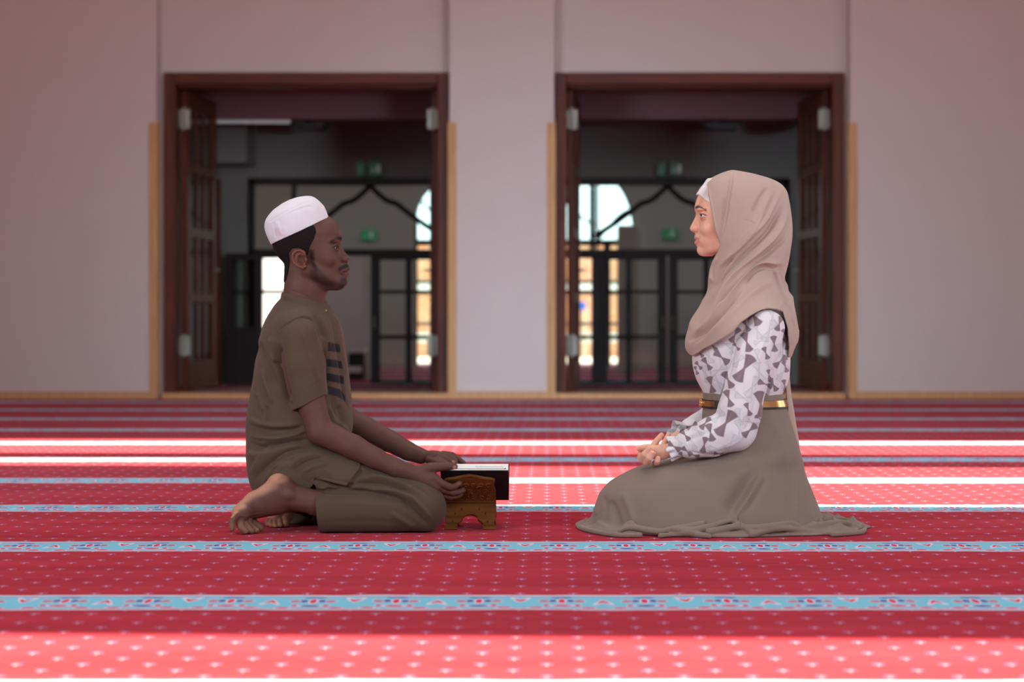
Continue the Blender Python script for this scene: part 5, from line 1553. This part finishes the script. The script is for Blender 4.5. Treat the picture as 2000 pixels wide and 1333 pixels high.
BS = [bs([(1441, 640), (1434, 672), (1428, 712), (1418, 745), (1406, 780), (1388, 808)], -.006, .006, .003),
      bs([(1515, 640), (1512, 680), (1503, 735), (1497, 780), (1488, 818)], -.008, .003, .006),
      bs([(1500, 625), (1490, 670), (1478, 720), (1470, 780)], .003, .009), bs([(1470, 650), (1458, 700), (1450, 760), (1440, 800)], -.0028, .006, .009),
      bs([(1455, 660), (1446, 690), (1440, 730), (1428, 775)], .003, .005, .008), bs([(1480, 700), (1478, 760), (1466, 820), (1440, 860)], -.003, .006),
      bs([(1470, 830), (1440, 862), (1400, 878), (1360, 884)], .003, .006, .010), bs([(1430, 800), (1400, 835), (1360, 855), (1335, 866)], -.0035, .005, .008), bs([(1415, 785), (1385, 825), (1345, 858)], .0028, .005),
      bs([(1440, 880), (1400, 890), (1350, 884), (1330, 878)], -.003, .004), bs([(1338, 852), (1345, 870), (1342, 888)], -.002, .002), bs([(1345, 848), (1352, 868), (1348, 890)], .0018, .003),
      bs([(1525, 640), (1521, 690), (1517, 740), (1512, 765)], .004, .004, .005, 6.5), bs([(1533, 650), (1531, 700), (1525, 755)], -.004, .003, .004, 6.55),
      bs([(1368, 700), (1372, 730), (1382, 762)], -.003, .003, .005, 6.5), bs([(1385, 690), (1390, 725), (1398, 762)], .003, .004, None, 6.5), bs([(1402, 690), (1408, 730), (1410, 762)], -.003, .004, None, 6.5),
      bs([(1500, 770), (1505, 755), (1508, 735)], .003, .003, None, 6.5), bs([(1515, 768), (1520, 750), (1526, 735)], -.003, .003, None, 6.5)]
sdf_obj('blouse', bl, (W(1295, 0, 6.5)[0], 6.35, W(0, 905, 6.5)[2]), (W(1552, 0, 6.7)[0], 6.90, W(0, 595, 6.6)[2]), .0018, nb_.m, woman, strokes=BS,
        extra=lambda V, N: vnoise(V, 9, 51)*.0013 + vnoise(V, 22, 52)*.0005, paint=blouse_paint)

# skirt with its hem spread over the carpet
sk = Solid()
SKR = [(766, 1373, 1526.5, .119), (776, 1374, 1529, .121), (790, 1374, 1534, .130), (816, 1372, 1541.5, .146), (845, 1374, 1551, .160), (868, 1374, 1558.5, .172), (882, 1368, 1562, .180), (890, 1352, 1564.5, .186), (896, 1331, 1566, .190), (901, 1306, 1567.5, .196), (906, 1268, 1569, .200), (910, 1249, 1570, .204),
       (923, 1223, 1574, .214), (940, 1193, 1579.5, .226), (959, 1174, 1586, .236), (984, 1164.5, 1596, .246), (1006, 1157, 1604, .254), (1025, 1152, 1611, .258), (1046, 1148, 1618, .262)]
sk.u(vloft(SKR, YF, power=2.25, ends=.003))
hc = np.array([W(1408, 0, 6.63)[0], 6.62])
def hem(p):
    x = (p[:, 0] - hc[0])/.452; y = (p[:, 1] - hc[1])/.292
    r = np.hypot(x, y); th = np.arctan2(y, x)
    q = np.stack([p[:, 0], p[:, 1], p[:, 0]*0], 1)
    rb = 1 + .018*np.sin(th*7 + 1) + .012*np.sin(th*13 + 2)
    w = vnoise(q, 2.6, 61)*.9; w2 = vnoise(q, 5.5, 62)
    t = np.clip((r/rb - .70)/.30, 0, 1)
    a = np.abs(np.sin((th*3.2 + t*2.6 + w)*1.9)); b = np.abs(np.sin((th*5.1 - t*3.4 + w2*.7)*1.6 + 1))
    h = .007 + .024*(1 - a)**1.0*(1 - t*.55) + .013*(1 - b)**1.2
    h = h*np.clip((1 - r/rb)*9, 0, 1)**.5 + .004
    return np.maximum(p[:, 2] - h, (r - rb)*.27)*.55
sk.u((hem, np.array([hc[0], hc[1], 0], f32), .5), .006)
def fl(px, py, r=5, Y=None):
    # point of a crumpled fold of the hem: on the carpet, or leaning on the cloth behind it
    Y = F*(H - r*.0015)/(py - CY) if Y is None else Y
    return (px, py, Y), r
for pts in ([fl(1129, 1025), fl(1134, 1031), fl(1156, 1038), fl(1202, 1045.5), fl(1250, 1046)], [fl(1133, 1021, 4), fl(1151, 1016, 4), fl(1175, 1014, 4)],
            [fl(1202, 1043, 5, 6.37), fl(1224, 1032, 6, 6.36), fl(1249, 1033, 6, 6.355), fl(1286, 1039, 6, 6.35), fl(1314, 1033, 6, 6.35), fl(1373, 1024, 5, 6.36)],
            [fl(1213, 1034, 4, 6.365), fl(1229, 1023, 5, 6.37), fl(1242, 1031, 5, 6.36)],
            [fl(1317, 1034, 6, 6.345), fl(1348, 1037, 7, 6.34), fl(1379, 1031, 6, 6.345), fl(1422, 1018, 5, 6.36), fl(1437, 1021, 5, 6.355), fl(1472, 1043, 6, 6.335)],
            [fl(1290, 1047, 5), fl(1316, 1045, 5), fl(1342, 1041, 6, 6.335), fl(1363, 1045, 6, 6.33), fl(1385, 1048, 5)],
            [fl(1385, 1040, 6, 6.335), fl(1410, 1034, 6, 6.34), fl(1438, 1029, 6, 6.345), fl(1466, 1031, 6, 6.345), fl(1503, 1029, 6, 6.35), fl(1543, 1023, 5, 6.37), fl(1559, 1029, 5, 6.38)],
            [fl(1469, 1045, 6), fl(1503, 1035, 6, 6.35), fl(1540, 1033, 6, 6.36), fl(1596, 1042, 6, 6.40), fl(1640, 1043, 5)],
            [fl(1559, 1036, 6, 6.38), fl(1596, 1026, 6, 6.43), fl(1639, 1021, 6, 6.50), fl(1660, 1023, 5, 6.53)], [fl(1610, 1015, 5, 6.55), fl(1640, 1013, 5, 6.60), fl(1655, 1017, 4, 6.62)],
            [fl(1627, 1045), fl(1676, 1041), fl(1689, 1035), fl(1686, 1027, 4), fl(1668, 1019, 4)]):
    P_ = smooth_pts([p for p, r in pts], 4); R_ = np.interp(np.linspace(0, 1, len(P_)), np.linspace(0, 1, len(pts)), [r for p, r in pts])
    sk.u(T([tuple(q) for q in P_], list(R_)), .005)
sk.cut(plane((0, 0, 0.0012), (0, 0, -1)), .001)
def ks(pts, amp, wl, wr=None, Y=6.40, **k): return dict(pts=smooth_pts(pts), amp=amp, wl=wl, wr=wr, yref=Y, **k)
KS = [ks([(1478, 800), (1478, 850), (1477, 915)], -.0012, .0013),
      ks([(1482, 905), (1470, 932), (1452, 962), (1432, 992), (1410, 1018)], -.022, .014, .026, fade=.35),
      ks([(1490, 915), (1476, 945), (1458, 975), (1442, 1000), (1430, 1020)], .006, .007, .007),
      ks([(1500, 930), (1480, 965), (1455, 1005)], -.006, .008),
      ks([(1478, 902), (1445, 915), (1405, 922), (1360, 920)], -.006, .012, .010), ks([(1470, 880), (1430, 900), (1380, 908), (1330, 912)], .004, .010),
      ks([(1177, 955), (1170, 980), (1164, 1012)], .005, .005, .010), ks([(1192, 975), (1204, 1005), (1214, 1036)], -.008, .010, .014), ks([(1180, 965), (1184, 995), (1180, 1030)], -.004, .008),
      ks([(1215, 960), (1232, 1000), (1238, 1030)], .005, .012), ks([(1440, 1008), (1436, 1020), (1450, 1025)], .006, .005),
      ks([(1558, 870), (1560, 930), (1556, 1010)], .004, .007, .012), ks([(1572, 900), (1582, 960), (1590, 1010)], -.004, .006), ks([(1530, 900), (1545, 960), (1550, 1010)], -.004, .012),
      ks([(1380, 770), (1382, 785), (1380, 800)], -.003, .0022, Y=6.5), ks([(1388, 770), (1390, 790), (1389, 806)], -.003, .0022, Y=6.5), ks([(1396, 770), (1397, 790)], -.003, .0022, Y=6.5), ks([(1376, 800), (1380, 815)], .002, .003, Y=6.5),
      ks([(1495, 800), (1520, 850), (1535, 900)], .003, .012), ks([(1395, 820), (1400, 860), (1420, 885)], -.004, .01, Y=6.48),
      ks([(1330, 925), (1290, 950), (1265, 985), (1260, 1015)], .003, .02)]
M_skirt = cloth('taupe_crepe', srgb(136, 122, 110), .8, .35, 1200, .05, .15)
sdf_obj('skirt', sk, (hc[0] - .48, 6.28, -.005), (hc[0] + .48, 6.95, W(0, 760, 6.6)[2]), .0027, M_skirt, woman, strokes=KS, slack=3.0, extra=lambda V, N: vnoise(V, 6, 71)*.0012)

# gilt belt with a double-ring buckle
M_gold = plain('gilt_metal', (.83, .52, .22), .22, 1.0, .05)
M_strap = plain('black_strap', (.02, .016, .014), .4)
def belt_band(y0, y1, grow, th0, th1, name, mat, parent, n=60):
    m = MB(); V = []
    for k in range(n + 1):
        th = math.radians(th0 + (th1 - th0)*k/n)
        for py in (y0, y1):
            z = W(0, py, YF)[2]
            rr = sorted(SKR); pys = [r[0] for r in rr]
            xl = np.interp(py, pys, [r[1] for r in rr]); xr = np.interp(py, pys, [r[2] for r in rr]); hw = np.interp(py, pys, [r[3] for r in rr])
            a = (xr - xl)/2*s2 + grow; b = hw + grow; cx = W((xl + xr)/2, 0, YF)[0]
            ct, st_ = math.cos(th), math.sin(th); e = 2/2.25
            for g in (0, .0022):
                V.append((cx + (a + g)*np.sign(ct)*abs(ct)**e, YF + (b + g)*np.sign(st_)*abs(st_)**e, z))
    f = []
    for k in range(n):
        A, B = 4*k, 4*k + 4
        f += [(A+1, B+1, B+3, A+3), (A, A+2, B+2, B), (A, B, B+1, A+1), (A+2, A+3, B+3, B+2)]
    f += [(0, 1, 3, 2), (4*n, 4*n+2, 4*n+3, 4*n+1)]
    m.add(V, f); return m.build(name, mat, parent, False)
belt = belt_band(780, 796, .0035, 0, 360, 'belt', M_strap, woman, 90)
belt_band(781.5, 792.5, .0058, 186, 224, 'gilt_plate', M_gold, belt, 30)
belt_band(780.5, 792.5, .0058, 286, 352, 'gilt_plate', M_gold, belt, 30)
bc = W(1370.5, 788, YF)
for dy, dx in ((-.017, 0), (.004, -.003)):
    ringp = [(bc[0] + dx - .003, YF - .012 + dy + .0105*math.cos(2*math.pi*k/24), bc[2] + .0135*math.sin(2*math.pi*k/24)) for k in range(24)]
    MB().tube(ringp, .0017, 8, closed=True).build('buckle_ring', M_gold, belt, True)
